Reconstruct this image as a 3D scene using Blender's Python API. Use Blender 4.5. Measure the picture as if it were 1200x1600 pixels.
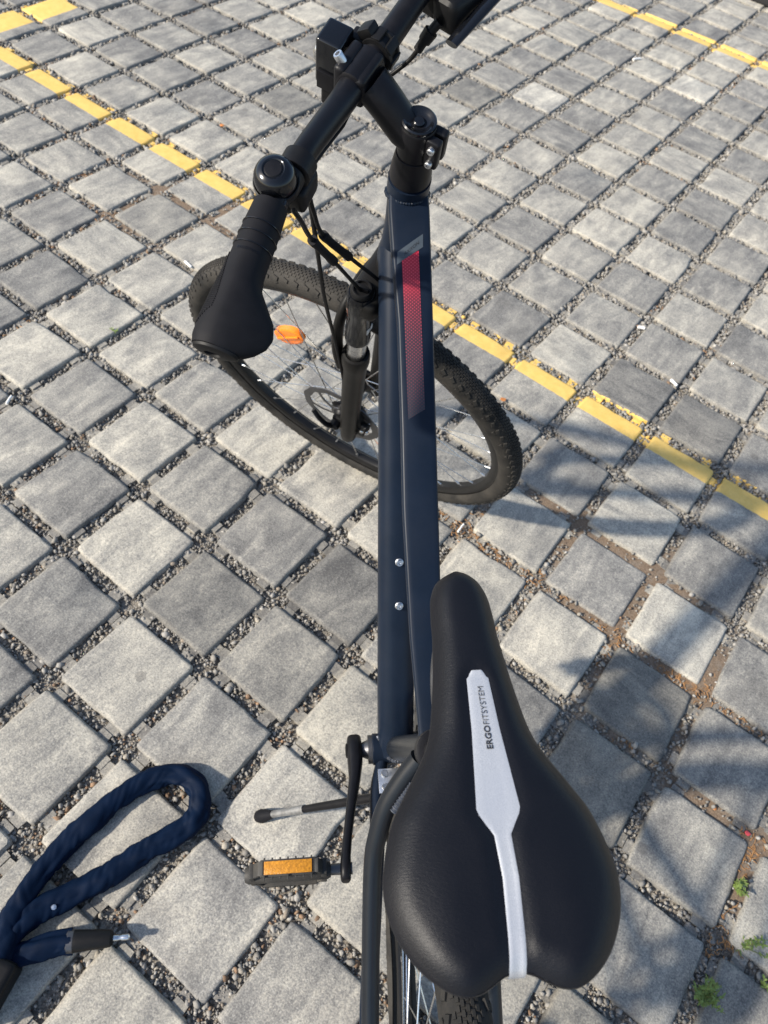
import bpy, bmesh, math, random
import numpy as np
from mathutils import Matrix, Vector

random.seed(7); rng = np.random.default_rng(11)
for o in list(bpy.data.objects): bpy.data.objects.remove(o)
scene = bpy.context.scene
COL = scene.collection

# ------------------------------------------------------------------ camera
CAM = np.array([0.18558, -1.43673, 1.36045])
CR = np.array([[0.7874201, -0.5553113, 0.2675797], [0.6044418, 0.6104347, -0.5118785], [0.1209120, 0.5647998, 0.8163219]])
FPX = 1154.376
cd = bpy.data.cameras.new('camera'); cam = bpy.data.objects.new('camera', cd); COL.objects.link(cam)
m4 = Matrix([[*CR[i], CAM[i]] for i in range(3)] + [[0, 0, 0, 1]])
cam.matrix_world = m4
cd.sensor_fit = 'HORIZONTAL'; cd.sensor_width = 36.0; cd.lens = FPX / 1200 * 36.0
cd.clip_start = 0.02; cd.clip_end = 500
cd.dof.use_dof = True; cd.dof.focus_distance = 0.72; cd.dof.aperture_fstop = 15.0
scene.camera = cam

# ------------------------------------------------------------------ sky and sun
SUN_AZ = math.radians(53.0); SUN_EL = math.radians(33.0)      # direction the shadows fall, height of the sun
w = bpy.data.worlds.new('World'); scene.world = w; w.use_nodes = True
nt = w.node_tree; bg = nt.nodes['Background']
sky = nt.nodes.new('ShaderNodeTexSky'); sky.sky_type = 'NISHITA'; sky.sun_disc = False
sky.sun_elevation = SUN_EL
sdir = Vector((-math.cos(SUN_AZ) * math.cos(SUN_EL), -math.sin(SUN_AZ) * math.cos(SUN_EL), math.sin(SUN_EL)))  # towards the sun
sky.sun_rotation = math.atan2(sdir.x, sdir.y)
nt.links.new(sky.outputs[0], bg.inputs[0]); bg.inputs[1].default_value = 0.125
sl = bpy.data.lights.new('sun', 'SUN'); sl.energy = 4.2; sl.angle = math.radians(2.2); sl.color = (1.0, 0.925, 0.81)
so = bpy.data.objects.new('sun', sl); COL.objects.link(so); so.location = (-3, -4, 5)
so.rotation_euler = (-sdir).to_track_quat('-Z', 'Y').to_euler()
scene.view_settings.view_transform = 'Standard'; scene.view_settings.look = 'None'
scene.view_settings.gamma = 1; scene.view_settings.exposure = 0.84; scene.view_settings.use_curve_mapping = False

# ------------------------------------------------------------------ material helpers
class N:
    """small node-tree helper"""
    def __init__(s, name):
        s.m = bpy.data.materials.new(name); s.m.use_nodes = True; s.t = s.m.node_tree
        s.b = s.t.nodes['Principled BSDF']
    def n(s, typ, **kw):
        x = s.t.nodes.new(typ)
        for k, v in kw.items(): setattr(x, k, v)
        return x
    def put(s, sock, v):
        if isinstance(v, bpy.types.NodeSocket): s.t.links.new(v, sock)
        elif isinstance(v, (tuple, list)) and len(v) == 3 and sock.type == 'RGBA': sock.default_value = (*v, 1)
        else: sock.default_value = v
    def math(s, op, a, b=0.0, c=0.0, clamp=False):
        x = s.n('ShaderNodeMath', operation=op); x.use_clamp = clamp
        s.put(x.inputs[0], a); s.put(x.inputs[1], b); s.put(x.inputs[2], c); return x.outputs[0]
    def vec(s, x, y, z):
        c = s.n('ShaderNodeCombineXYZ'); s.put(c.inputs[0], x); s.put(c.inputs[1], y); s.put(c.inputs[2], z); return c.outputs[0]
    def mix(s, f, a, b, mode='MIX'):
        x = s.n('ShaderNodeMix', data_type='RGBA', blend_type=mode)
        s.put(x.inputs[0], f); s.put(x.inputs[6], a); s.put(x.inputs[7], b); return x.outputs[2]
    def ramp(s, f, stops):
        x = s.n('ShaderNodeValToRGB'); r = x.color_ramp
        while len(r.elements) < len(stops): r.elements.new(0.5)
        for e, (p, c) in zip(r.elements, stops):
            e.position = p; e.color = (c, c, c, 1) if not isinstance(c, tuple) else (*c, 1)
        s.put(x.inputs[0], f); return x.outputs[0]
    def noise(s, vec, scale, detail=4, rough=.55, w=None, dist=0.0):
        x = s.n('ShaderNodeTexNoise'); x.noise_dimensions = '4D' if w is not None else '3D'
        s.put(x.inputs['Vector'], vec); x.inputs['Scale'].default_value = scale
        x.inputs['Detail'].default_value = detail; x.inputs['Roughness'].default_value = rough; x.inputs['Distortion'].default_value = dist
        if w is not None: s.put(x.inputs['W'], w)
        return x.outputs[0]
    def bump(s, h, strength=.3, dist=.001):
        x = s.n('ShaderNodeBump'); x.inputs['Strength'].default_value = strength; x.inputs['Distance'].default_value = dist
        s.put(x.inputs['Height'], h); s.t.links.new(x.outputs[0], s.b.inputs['Normal'])
    def pos(s):
        return s.n('ShaderNodeNewGeometry').outputs['Position']
    def obj(s):
        return s.n('ShaderNodeTexCoord').outputs['Object']
    def sep(s, v):
        x = s.n('ShaderNodeSeparateXYZ'); s.put(x.inputs[0], v); return x.outputs

def simple(name, col, rough=.5, metal=0.0, var=.25, vs=60, bs=0, bd=.0005, bstr=.3, coat=0.0, dust=0.0, dustcol=(.30, .26, .20), spec=.5):
    k = N(name); p = k.obj()
    nz = k.noise(p, vs, 5)
    c = k.mix(k.ramp(nz, [(.25, 0.0), (.75, 1.0)]), tuple(x * (1 - var) for x in col), tuple(min(1, x * (1 + var)) for x in col))
    if dust:
        dz = k.noise(p, 14, 8, .7); fine = k.noise(p, 420, 3)
        f = k.math('MULTIPLY', k.ramp(dz, [(.38, 0.0), (.75, 1.0)]), k.math('MULTIPLY_ADD', fine, .8, .6), clamp=True)
        c = k.mix(k.math('MULTIPLY', f, dust, clamp=True), c, dustcol)
    k.put(k.b.inputs['Base Color'], c)
    k.put(k.b.inputs['Roughness'], k.math('MULTIPLY_ADD', nz, .16, rough - .08, clamp=True))
    k.b.inputs['Metallic'].default_value = metal
    k.b.inputs['Specular IOR Level'].default_value = spec
    if coat: k.b.inputs['Coat Weight'].default_value = coat; k.b.inputs['Coat Roughness'].default_value = .25
    if bs: k.bump(k.noise(p, bs, 4, .6), bstr, bd)
    return k.m

def paint_mask(k, p):
    """world-space mask of the yellow lines painted across the paving"""
    xyz = k.sep(p); x, y = xyz[0], xyz[1]
    wob = k.math('MULTIPLY_ADD', k.noise(p, 70, 3), .006, -.003)
    def band(v, a, b):
        v = k.math('ADD', v, wob)
        return k.math('MULTIPLY', k.math('GREATER_THAN', v, a), k.math('LESS_THAN', v, b))
    l1 = band(k.math('MULTIPLY_ADD', x, -.003, y), .029, .1132)
    l2 = band(k.math('MULTIPLY_ADD', x, -.035, y), 2.462, 2.556)
    l3 = k.math('MULTIPLY', band(x, -2.705, -2.566), k.math('MULTIPLY', k.math('GREATER_THAN', y, .03), k.math('LESS_THAN', y, .50)))
    m = k.math('MAXIMUM', k.math('MAXIMUM', l1, l2), l3)
    worn = k.ramp(k.noise(p, 55, 8, .75), [(.25, 0.0), (.33, 1.0)])
    return k.math('MULTIPLY', m, worn)

def paver_material():
    k = N('paver_concrete'); p = k.pos(); xyz = k.sep(p)
    cx = k.math('FLOOR', k.math('MULTIPLY_ADD', xyz[0], 5.0, .5)); cy = k.math('FLOOR', k.math('MULTIPLY_ADD', xyz[1], 5.0, .5))
    wn = k.n('ShaderNodeTexWhiteNoise', noise_dimensions='2D'); k.put(wn.inputs['Vector'], k.vec(cx, cy, 0.0))
    r1 = wn.outputs['Value']; rc = k.sep(wn.outputs['Color']); r2, r3 = rc[1], rc[2]
    off = k.math('MULTIPLY', r1, 40.0)
    # streaks run along one side of the paver, a few run the other way
    sw = k.math('GREATER_THAN', r3, .8)
    a = k.vec(k.math('MULTIPLY', xyz[0], 19.0), k.math('MULTIPLY', xyz[1], 6.5), 0.0)
    b = k.vec(k.math('MULTIPLY', xyz[0], 6.0), k.math('MULTIPLY', xyz[1], 17.0), 0.0)
    mv = k.n('ShaderNodeMix', data_type='VECTOR'); k.put(mv.inputs[0], sw); k.put(mv.inputs[4], a); k.put(mv.inputs[5], b)
    streak = k.noise(mv.outputs[1], 1.0, 7, .66, w=off, dist=1.3)
    blot = k.noise(p, 11, 6, .68, w=off)
    fine = k.noise(p, 340, 4, .7); mid = k.noise(p, 150, 6, .75)
    v = k.math('ADD', k.math('MULTIPLY_ADD', streak, .85, -.14), k.math('MULTIPLY_ADD', blot, .75, -.16))
    v = k.math('ADD', v, k.math('MULTIPLY_ADD', r2, .26, -.13))
    v = k.math('ADD', v, k.math('MULTIPLY_ADD', mid, .42, -.21))
    v = k.math('ADD', v, k.math('MULTIPLY_ADD', fine, .95, -.475))
    col = k.ramp(v, [(.18, (.097, .0945, .092)), (.40, (.196, .189, .174)), (.58, (.320, .302, .262)), (.86, (.57, .525, .43))])
    # dark pits and pale aggregate grains
    pits = k.n('ShaderNodeTexVoronoi'); k.put(pits.inputs['Vector'], p); pits.inputs['Scale'].default_value = 420
    pv = k.sep(pits.outputs['Color'])[0]
    col = k.mix(k.math('MULTIPLY', k.math('GREATER_THAN', pv, .95), .12), col, (.62, .60, .55))
    col = k.mix(k.math('MULTIPLY', k.math('LESS_THAN', pv, .10), .28), col, (.06, .06, .062))
    # dirt at the rim of each paver
    ux = k.math('ABSOLUTE', k.math('SUBTRACT', k.math('MULTIPLY', xyz[0], 5.0), cx)); uy = k.math('ABSOLUTE', k.math('SUBTRACT', k.math('MULTIPLY', xyz[1], 5.0), cy))
    edge = k.math('MAXIMUM', ux, uy)
    dirt = k.math('MULTIPLY', k.ramp(k.math('ADD', edge, k.math('MULTIPLY', k.math('SUBTRACT', blot, .5), .22)), [(.40, 0.0), (.445, 1.0)]), .35)
    col = k.mix(dirt, col, (.13, .115, .095))
    stain = k.ramp(k.noise(p, 2.3, 6, .68), [(.56, 0.0), (.70, .40)]); col = k.mix(stain, col, (.15, .138, .12))
    spot = k.n('ShaderNodeTexVoronoi'); k.put(spot.inputs['Vector'], p); spot.inputs['Scale'].default_value = 5.5
    sc_ = k.sep(spot.outputs['Color'])[0]; sp_ = k.math('MULTIPLY', k.math('LESS_THAN', k.math('ADD', spot.outputs['Distance'], k.math('MULTIPLY', blot, .10)), k.math('MULTIPLY', sc_, .115)), k.math('GREATER_THAN', sc_, .80))
    col = k.mix(k.math('MULTIPLY', sp_, .45), col, (.09, .085, .08))
    oi = k.n('ShaderNodeObjectInfo'); col = k.mix(1.0, col, oi.outputs['Color'], 'MULTIPLY')
    pm = paint_mask(k, p)
    yel = k.mix(k.ramp(k.noise(p, 34, 6, .7), [(.3, 0.0), (.7, 1.0)]), (.66, .42, .095), (.78, .525, .15))
    yel = k.mix(k.math('MULTIPLY', k.math('GREATER_THAN', mid, .60), .35), yel, (.36, .27, .12))
    col = k.mix(k.math('MULTIPLY', pm, .96), col, yel)
    k.put(k.b.inputs['Base Color'], col)
    k.put(k.b.inputs['Roughness'], k.math('MULTIPLY_ADD', pm, -.2, .86)); k.b.inputs['Specular IOR Level'].default_value = .35
    h = k.math('ADD', k.math('MULTIPLY', fine, .6), k.math('ADD', k.math('MULTIPLY', mid, 1.0), k.math('MULTIPLY', pv, .25)))
    k.bump(h, .55, .0011)
    return k.m

def bed_material():
    k = N('joint_bed'); p = k.pos()
    vor = k.n('ShaderNodeTexVoronoi'); k.put(vor.inputs['Vector'], p); vor.inputs['Scale'].default_value = 260
    cv = k.sep(vor.outputs['Color'])
    g = k.ramp(cv[0], [(0.0, (.10, .088, .072)), (.5, (.19, .17, .142)), (1.0, (.29, .265, .225))])
    soil = k.ramp(k.noise(p, 260, 6, .7), [(.3, (.085, .055, .035)), (.7, (.27, .195, .13))])
    at = k.n('ShaderNodeAttribute'); at.attribute_name = 'soil'
    sf = k.math('MULTIPLY', k.sep(at.outputs['Color'])[0], k.ramp(k.noise(p, 30, 5), [(.25, .55), (.5, 1.0)]), clamp=True)
    col = k.mix(sf, g, soil)
    pm = k.math('MULTIPLY', paint_mask(k, p), k.math('MULTIPLY', k.math('GREATER_THAN', cv[1], .72), .6))
    col = k.mix(pm, col, (.62, .40, .10))
    k.put(k.b.inputs['Base Color'], col); k.b.inputs['Roughness'].default_value = .95
    h = k.mix(sf, vor.outputs['Distance'], k.noise(p, 330, 5, .7))
    k.bump(h, .7, .0025)
    return k.m

def stone_material():
    k = N('gravel_chips'); p = k.pos()
    at = k.n('ShaderNodeAttribute'); at.attribute_name = 'tint'
    col = k.mix(k.math('MULTIPLY_ADD', k.noise(p, 500, 3), .5, .0), at.outputs['Color'], (.10, .09, .08))
    pm = k.math('MULTIPLY', paint_mask(k, p), k.math('GREATER_THAN', k.sep(at.outputs['Color'])[0], .40))
    col = k.mix(k.math('MULTIPLY', pm, .9), col, (.68, .42, .08))
    k.put(k.b.inputs['Base Color'], col); k.b.inputs['Roughness'].default_value = .85
    k.bump(k.noise(p, 900, 3), .5, .0006)
    return k.m

# ------------------------------------------------------------------ mesh helpers
class G:
    def __init__(s): s.v = []; s.f = []
    def add(s, V, F):
        o = len(s.v); s.v += [tuple(map(float, x)) for x in V]; s.f += [tuple(i + o for i in f) for f in F]; return s
    def map(s, fn):
        s.v = [tuple(map(float, x)) for x in fn(np.array(s.v))]; return s

def norm(a): a = np.array(a, float); return a / np.linalg.norm(a)
def spline(pts, n):
    """Catmull-Rom through the points, n samples per segment"""
    P = np.array(pts, float); P = np.vstack([2 * P[0] - P[1], P, 2 * P[-1] - P[-2]]); out = []
    for i in range(1, len(P) - 2):
        for t in np.linspace(0, 1, n, endpoint=False):
            p0, p1, p2, p3 = P[i - 1:i + 3]
            out.append(.5 * ((2 * p1) + (-p0 + p2) * t + (2 * p0 - 5 * p1 + 4 * p2 - p3) * t * t + (-p0 + 3 * p1 - 3 * p2 + p3) * t ** 3))
    out.append(P[-2]); return np.array(out)
def tube(path, r, seg=16, cap=True, up=None, close=False):
    """swept tube; r is a number, a list, or a list of (side, up) half sizes"""
    P = np.array(path, float); n = len(P)
    R = [r] * n if np.isscalar(r) else list(r)
    T = np.gradient(P, axis=0) if not close else np.roll(P, -1, 0) - np.roll(P, 1, 0)
    T /= np.linalg.norm(T, axis=1)[:, None]
    if up is None:
        u = np.array([0, 0, 1.0]) if abs(T[0][2]) < .9 else np.array([1.0, 0, 0])
    else: u = np.array(up, float)
    V = []; F = []; th = np.linspace(0, 2 * np.pi, seg, endpoint=False)
    for i in range(n):
        if up is not None: u = np.array(up, float)
        s = norm(np.cross(T[i], u)); u2 = np.cross(s, T[i])
        if up is None: u = u2
        rx, ry = (R[i], R[i]) if np.isscalar(R[i]) else R[i]
        for t in th: V.append(P[i] + rx * np.cos(t) * s + ry * np.sin(t) * u2)
    m = n if close else n - 1
    for i in range(m):
        a, b = i * seg, ((i + 1) % n) * seg
        for j in range(seg):
            k = (j + 1) % seg; F.append((a + j, a + k, b + k, b + j))
    if cap and not close:
        F.append(tuple(range(seg))[::-1]); F.append(tuple((n - 1) * seg + j for j in range(seg)))
    return V, F
def basis(axis, ref=None):
    a = norm(axis); r = np.array(ref if ref is not None else ((1, 0, 0) if abs(a[0]) < .8 else (0, 1, 0)), float)
    x = norm(r - a * (r @ a)); y = np.cross(a, x); return x, y, a
def lathe(prof, o=(0, 0, 0), axis=(0, 0, 1), seg=32, ref=None, closed=False, cap=True):
    """profile of (radius, height) turned about axis"""
    x, y, a = basis(axis, ref); o = np.array(o, float); V = []; F = []; n = len(prof)
    for r, h in prof:
        for t in np.linspace(0, 2 * np.pi, seg, endpoint=False): V.append(o + a * h + r * (x * np.cos(t) + y * np.sin(t)))
    for i in range(n if closed else n - 1):
        p, q = i * seg, ((i + 1) % n) * seg
        for j in range(seg):
            k = (j + 1) % seg; F.append((p + j, p + k, q + k, q + j))
    if not closed and cap:
        if prof[0][0] > 1e-6: F.append(tuple(range(seg))[::-1])
        if prof[-1][0] > 1e-6: F.append(tuple((n - 1) * seg + j for j in range(seg)))
    return V, F
def rbox(c, size, ax=((1, 0, 0), (0, 1, 0), (0, 0, 1)), bev=.002, seg=2):
    bm = bmesh.new(); bmesh.ops.create_cube(bm, size=1.0)
    for v in bm.verts: v.co = Vector((v.co.x * size[0], v.co.y * size[1], v.co.z * size[2]))
    if bev: bmesh.ops.bevel(bm, geom=bm.edges[:], offset=bev, segments=seg, profile=.6, affect='EDGES')
    A = np.array([norm(a) for a in ax]); c = np.array(c, float); bm.verts.index_update()
    V = [c + np.array(v.co) @ A for v in bm.verts]; F = [tuple(v.index for v in f.verts) for f in bm.faces]; bm.free(); return V, F
def loft(sections, cap=True):
    """list of rings with equal point counts"""
    n = len(sections[0]); V = [p for s in sections for p in s]; F = []
    for i in range(len(sections) - 1):
        for j in range(n):
            k = (j + 1) % n; F.append((i * n + j, i * n + k, (i + 1) * n + k, (i + 1) * n + j))
    if cap: F.append(tuple(range(n))[::-1]); F.append(tuple((len(sections) - 1) * n + j for j in range(n)))
    return V, F
def smooth_angle(me, deg=38):
    bm = bmesh.new(); bm.from_mesh(me)
    bmesh.ops.recalc_face_normals(bm, faces=bm.faces)
    for f in bm.faces: f.smooth = True
    lim = math.radians(deg)
    for e in bm.edges:
        e.smooth = not (len(e.link_faces) == 2 and e.calc_face_angle(0) > lim)
    bm.to_mesh(me); bm.free()
def mesh(name, g, mat, deg=38):
    me = bpy.data.meshes.new(name); me.from_pydata(g.v, [], g.f); me.validate()
    me.materials.append(mat); smooth_angle(me, deg); return me
def link(name, me, parent=None, mat4=None):
    o = bpy.data.objects.new(name, me); COL.objects.link(o)
    if parent: o.parent = parent
    if mat4 is not None: o.matrix_local = mat4
    return o
def part(name, VF, mat, parent, fn=None, deg=38):
    g = VF if isinstance(VF, G) else G().add(*VF)
    if fn is not None: g.map(fn)
    return link(name, mesh(name, g, mat, deg), parent)
def tag(o, label, cat=None, group=None, kind=None):
    if label: o['label'] = label
    if cat: o['category'] = cat
    if group: o['group'] = group
    if kind: o['kind'] = kind
    return o
def project(W):
    d = (np.atleast_2d(W) - CAM) @ CR
    return np.stack([600 + FPX * d[:, 0] / -d[:, 2], 800 - FPX * d[:, 1] / -d[:, 2]], 1), -d[:, 2]
def ground_at(x, y, z=0.0):
    d = CR @ np.array([(x - 600) / FPX, -(y - 800) / FPX, -1.0]); return CAM + d * ((z - CAM[2]) / d[2])

# ------------------------------------------------------------------ materials
M_PAVER = paver_material(); M_BED = bed_material(); M_STONE = stone_material()
M_NAVY = simple('navy_satin_paint', (.0046, .0094, .0198), .40, .0, .12, 25, 900, .0001, .08, spec=.18, dust=.02, dustcol=(.22, .2, .17))
M_GRAPHITE = simple('graphite_paint', (.0062, .0082, .0118), .34, .0, .12, 25, 900, .0001, .08, spec=.34)
M_BLACK = simple('black_anodised', (.0055, .0055, .007), .42, .0, .2, 80, 700, .0002, .12, spec=.20)
M_GLOSS = simple('black_gloss', (.004, .0045, .006), .16, .0, .1, 40, spec=.45)
M_PLASTIC = simple('black_plastic', (.006, .006, .0065), .5, 0, .2, 90, 800, .0002, .15, spec=.20)
M_PEDAL = simple('pedal_plastic', (.022, .022, .022), .6, 0, .3, 90, 800, .0002, .2, spec=.3, dust=.15)
M_FORK = simple('matt_black_fork', (.0075, .0072, .007), .46, 0, .2, 40, 600, .0002, .1, dust=.01, spec=.15)
M_RUBBER = simple('grip_rubber', (.0065, .0066, .0085), .66, 0, .2, 90, 1200, .0003, .25, spec=.14)
M_TYRE = simple('tyre_rubber', (.013, .0128, .0125), .78, 0, .25, 60, 900, .0004, .4, spec=.22, dust=.24, dustcol=(.17, .15, .125))
M_RIM = simple('rim_black', (.006, .006, .0065), .40, 0, .2, 40, spec=.3)
M_STEEL = simple('stainless', (.62, .62, .62), .28, 1.0, .12, 90)
M_ALU = simple('brushed_aluminium', (.58, .59, .61), .38, 1.0, .15, 70, 500, .0002, .15)
M_DARKALU = simple('weathered_aluminium', (.30, .30, .30), .45, .8, .35, 90)
M_ZINC = simple('zinc_plate', (.55, .57, .60), .30, .85, .2, 60)
M_DARKSTEEL = simple('dark_steel', (.10, .10, .105), .42, .8, .3, 60)
M_AMBER = simple('amber_reflector', (.44, .185, .012), .25, 0, .45, 300, 700, .001, .6, coat=.5)
M_ORANGE = simple('orange_reflector', (.88, .20, .012), .25, 0, .15, 200, 500, .001, .5, coat=.4)
M_WELD = simple('weld_metal', (.055, .062, .078), .42, .5, .3, 120)
M_PRINT = simple('white_print', (.42, .42, .42), .6)
M_LETTER = simple('dark_lettering', (.018, .018, .02), .5)
M_SLEEVE = simple('navy_nylon', (.0014, .0068, .0215), .60, 0, .2, 35, 1500, .0005, .4, spec=.07)
M_GREY_DECAL = simple('grey_decal', (.046, .058, .070), .45, 0, .08)
M_LEAF = simple('weed_leaf', (.17, .24, .045), .6, 0, .35, 60, dust=.12)
M_STEM = simple('weed_stem', (.14, .16, .05), .7)
M_DRY = simple('dry_litter', (.30, .155, .06), .85, 0, .45, 120)
M_RED = simple('red_petal', (.62, .07, .08), .6, 0, .2)
M_ORLEAF = simple('orange_leaf', (.55, .20, .05), .7, 0, .3)
M_WHITE = simple('white_paper', (.78, .76, .72), .8, 0, .06)
M_BLOCK = simple('corner_shade_black', (.010, .009, .010), .8, 0, .2)  # near-black for the added block that stands in for corner shade

def vinyl():
    k = N('saddle_vinyl'); p = k.obj()
    k.b.inputs['Base Color'].default_value = (.0034, .0038, .0062, 1)
    big = k.noise(p, 60, 3)
    k.put(k.b.inputs['Roughness'], k.math('MULTIPLY_ADD', big, .10, .40))
    k.b.inputs['Specular IOR Level'].default_value = .24
    xyz = k.sep(p)
    st = k.noise(k.vec(k.math('MULTIPLY', xyz[0], 900.0), k.math('MULTIPLY', xyz[1], 330.0), k.math('MULTIPLY', xyz[2], 330.0)), 1.0, 5, .65, dist=.6)
    k.bump(k.math('ADD', st, k.math('MULTIPLY', k.noise(p, 1500, 2), .4)), .40, .0006); return k.m
M_VINYL = vinyl()
def panel_mat():
    k = N('silver_panel'); p = k.obj()
    c = k.ramp(k.noise(p, 1900, 2, .7), [(.3, (.32, .335, .36)), (.7, (.50, .51, .53))])
    c = k.mix(k.ramp(k.noise(p, 25, 3), [(.35, 0.0), (.65, .35)]), c, (.38, .40, .45))
    k.put(k.b.inputs['Base Color'], c); k.b.inputs['Roughness'].default_value = .42; k.b.inputs['Metallic'].default_value = .35
    k.bump(k.noise(p, 1700, 2), .25, .0003); return k.m
M_PANEL = panel_mat()
def halftone():
    """red honeycomb print that thins out along the tube (flat print on the paint)"""
    k = N('red_halftone_print'); uv = k.n('ShaderNodeUVMap').outputs[0]; xyz = k.sep(uv)   # uv in metres: u along, v across
    P = .0036
    a = k.math('DIVIDE', xyz[0], P); b = k.math('DIVIDE', xyz[1], P * .577 * 1.0)
    def lat(da, db):
        fa = k.math('SUBTRACT', k.math('FRACT', k.math('ADD', a, da)), .5)
        fb = k.math('MULTIPLY', k.math('SUBTRACT', k.math('FRACT', k.math('ADD', k.math('MULTIPLY', b, .5), db)), .5), 1.154)
        return k.math('SQRT', k.math('ADD', k.math('MULTIPLY', fa, fa), k.math('MULTIPLY', fb, fb)))
    d = k.math('MINIMUM', lat(0.0, 0.0), lat(.5, .5))
    t = k.math('DIVIDE', xyz[0], .182)                                                     # 0 at the front end, 1 at the rear
    dots = k.math("LESS_THAN", d, .19)
    field = k.ramp(k.math('ADD', t, k.math('MULTIPLY', k.math('SUBTRACT', d, .3), .0)), [(.0, 1.0), (.16, .75), (.32, .22), (.55, .03), (1.0, .0)])
    base = k.mix(field, (.0170, .0200, .0265), (.34, .005, .020))
    dotc = k.mix(t, (.56, .06, .09), (.040, .014, .020))
    c = k.mix(k.math('MULTIPLY', dots, .9), base, dotc)
    k.put(k.b.inputs['Base Color'], c); k.b.inputs['Roughness'].default_value = .4; k.b.inputs['Coat Weight'].default_value = .2
    return k.m
M_HALF = halftone()

# ================================================================== SETTING
# ground sheet out to the horizon
g = G().add([(-80, -80, -.035), (80, -80, -.035), (80, 80, -.035), (-80, 80, -.035)], [(0, 1, 2, 3)])
tag(link('ground', mesh('ground', g, M_BED)), None, kind='structure')
# bed between the pavers
SOIL = [((.11, -.32), .13), ((.25, -.33), .16), ((.34, -.36), .15), ((.24, -.47), .14), ((.04, -.28), .10), ((.46, -.45), .14), ((.40, -.60), .12), ((.60, -.66), .12), ((.70, -.75), .12),
        ((-1.45, -.18), .22), ((-1.25, -.05), .15), ((-.02, -.42), .1)]
def soil_at(x, y):
    s = np.zeros_like(x)
    for (a, b), r in SOIL: s = np.maximum(s, np.clip(1.5 * (1 - np.hypot(x - a, y - b) / (r * 1.35)), 0, 1))
    return s
def vnoise(x, y, sc, seed=0):
    a = np.floor(x * sc).astype(int); b = np.floor(y * sc).astype(int); fx = x * sc - a; fy = y * sc - b
    h = lambda i, j: np.mod(np.abs(np.sin(i * 127.1 + j * 311.7 + seed * 17.3) * 43758.5453), 1.0)
    fx = fx * fx * (3 - 2 * fx); fy = fy * fy * (3 - 2 * fy)
    return (h(a, b) * (1 - fx) + h(a + 1, b) * fx) * (1 - fy) + (h(a, b + 1) * (1 - fx) + h(a + 1, b + 1) * fx) * fy
X0, X1, Y0, Y1, ST = -5.1, 4.1, -4.1, 6.1, .02
xs = np.arange(X0, X1 + .001, ST); ys = np.arange(Y0, Y1 + .001, ST)
nx, ny = len(xs), len(ys); XX, YY = np.meshgrid(xs, ys); XX = XX.ravel(); YY = YY.ravel()
sl_ = soil_at(XX, YY)
ZZ = -.0150 + .004 * (vnoise(XX, YY, 22) - .5) + .003 * (vnoise(XX, YY, 7, 3) - .5) + sl_ * (.0085 + .004 * (vnoise(XX, YY, 30, 5) - .5))
me = bpy.data.meshes.new('pavement'); me.vertices.add(nx * ny)
me.vertices.foreach_set('co', np.stack([XX, YY, ZZ], 1).ravel().astype(np.float32))
ii, jj = np.meshgrid(np.arange(nx - 1), np.arange(ny - 1)); q = (jj * nx + ii).ravel()
F4 = np.stack([q, q + 1, q + nx + 1, q + nx], 1).ravel().astype(np.int32)
me.loops.add(len(F4)); me.loops.foreach_set('vertex_index', F4); me.polygons.add(len(q))
me.polygons.foreach_set('loop_start', np.arange(0, len(F4), 4, dtype=np.int32))
me.update(calc_edges=True); me.materials.append(M_BED)
ca = me.color_attributes.new('soil', 'FLOAT_COLOR', 'POINT')
ca.data.foreach_set('color', np.stack([sl_, sl_, sl_, np.ones_like(sl_)], 1).ravel().astype(np.float32))
me.polygons.foreach_set('use_smooth', np.ones(len(q), bool))
pavement = tag(link('pavement', me), None, kind='structure')

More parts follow.
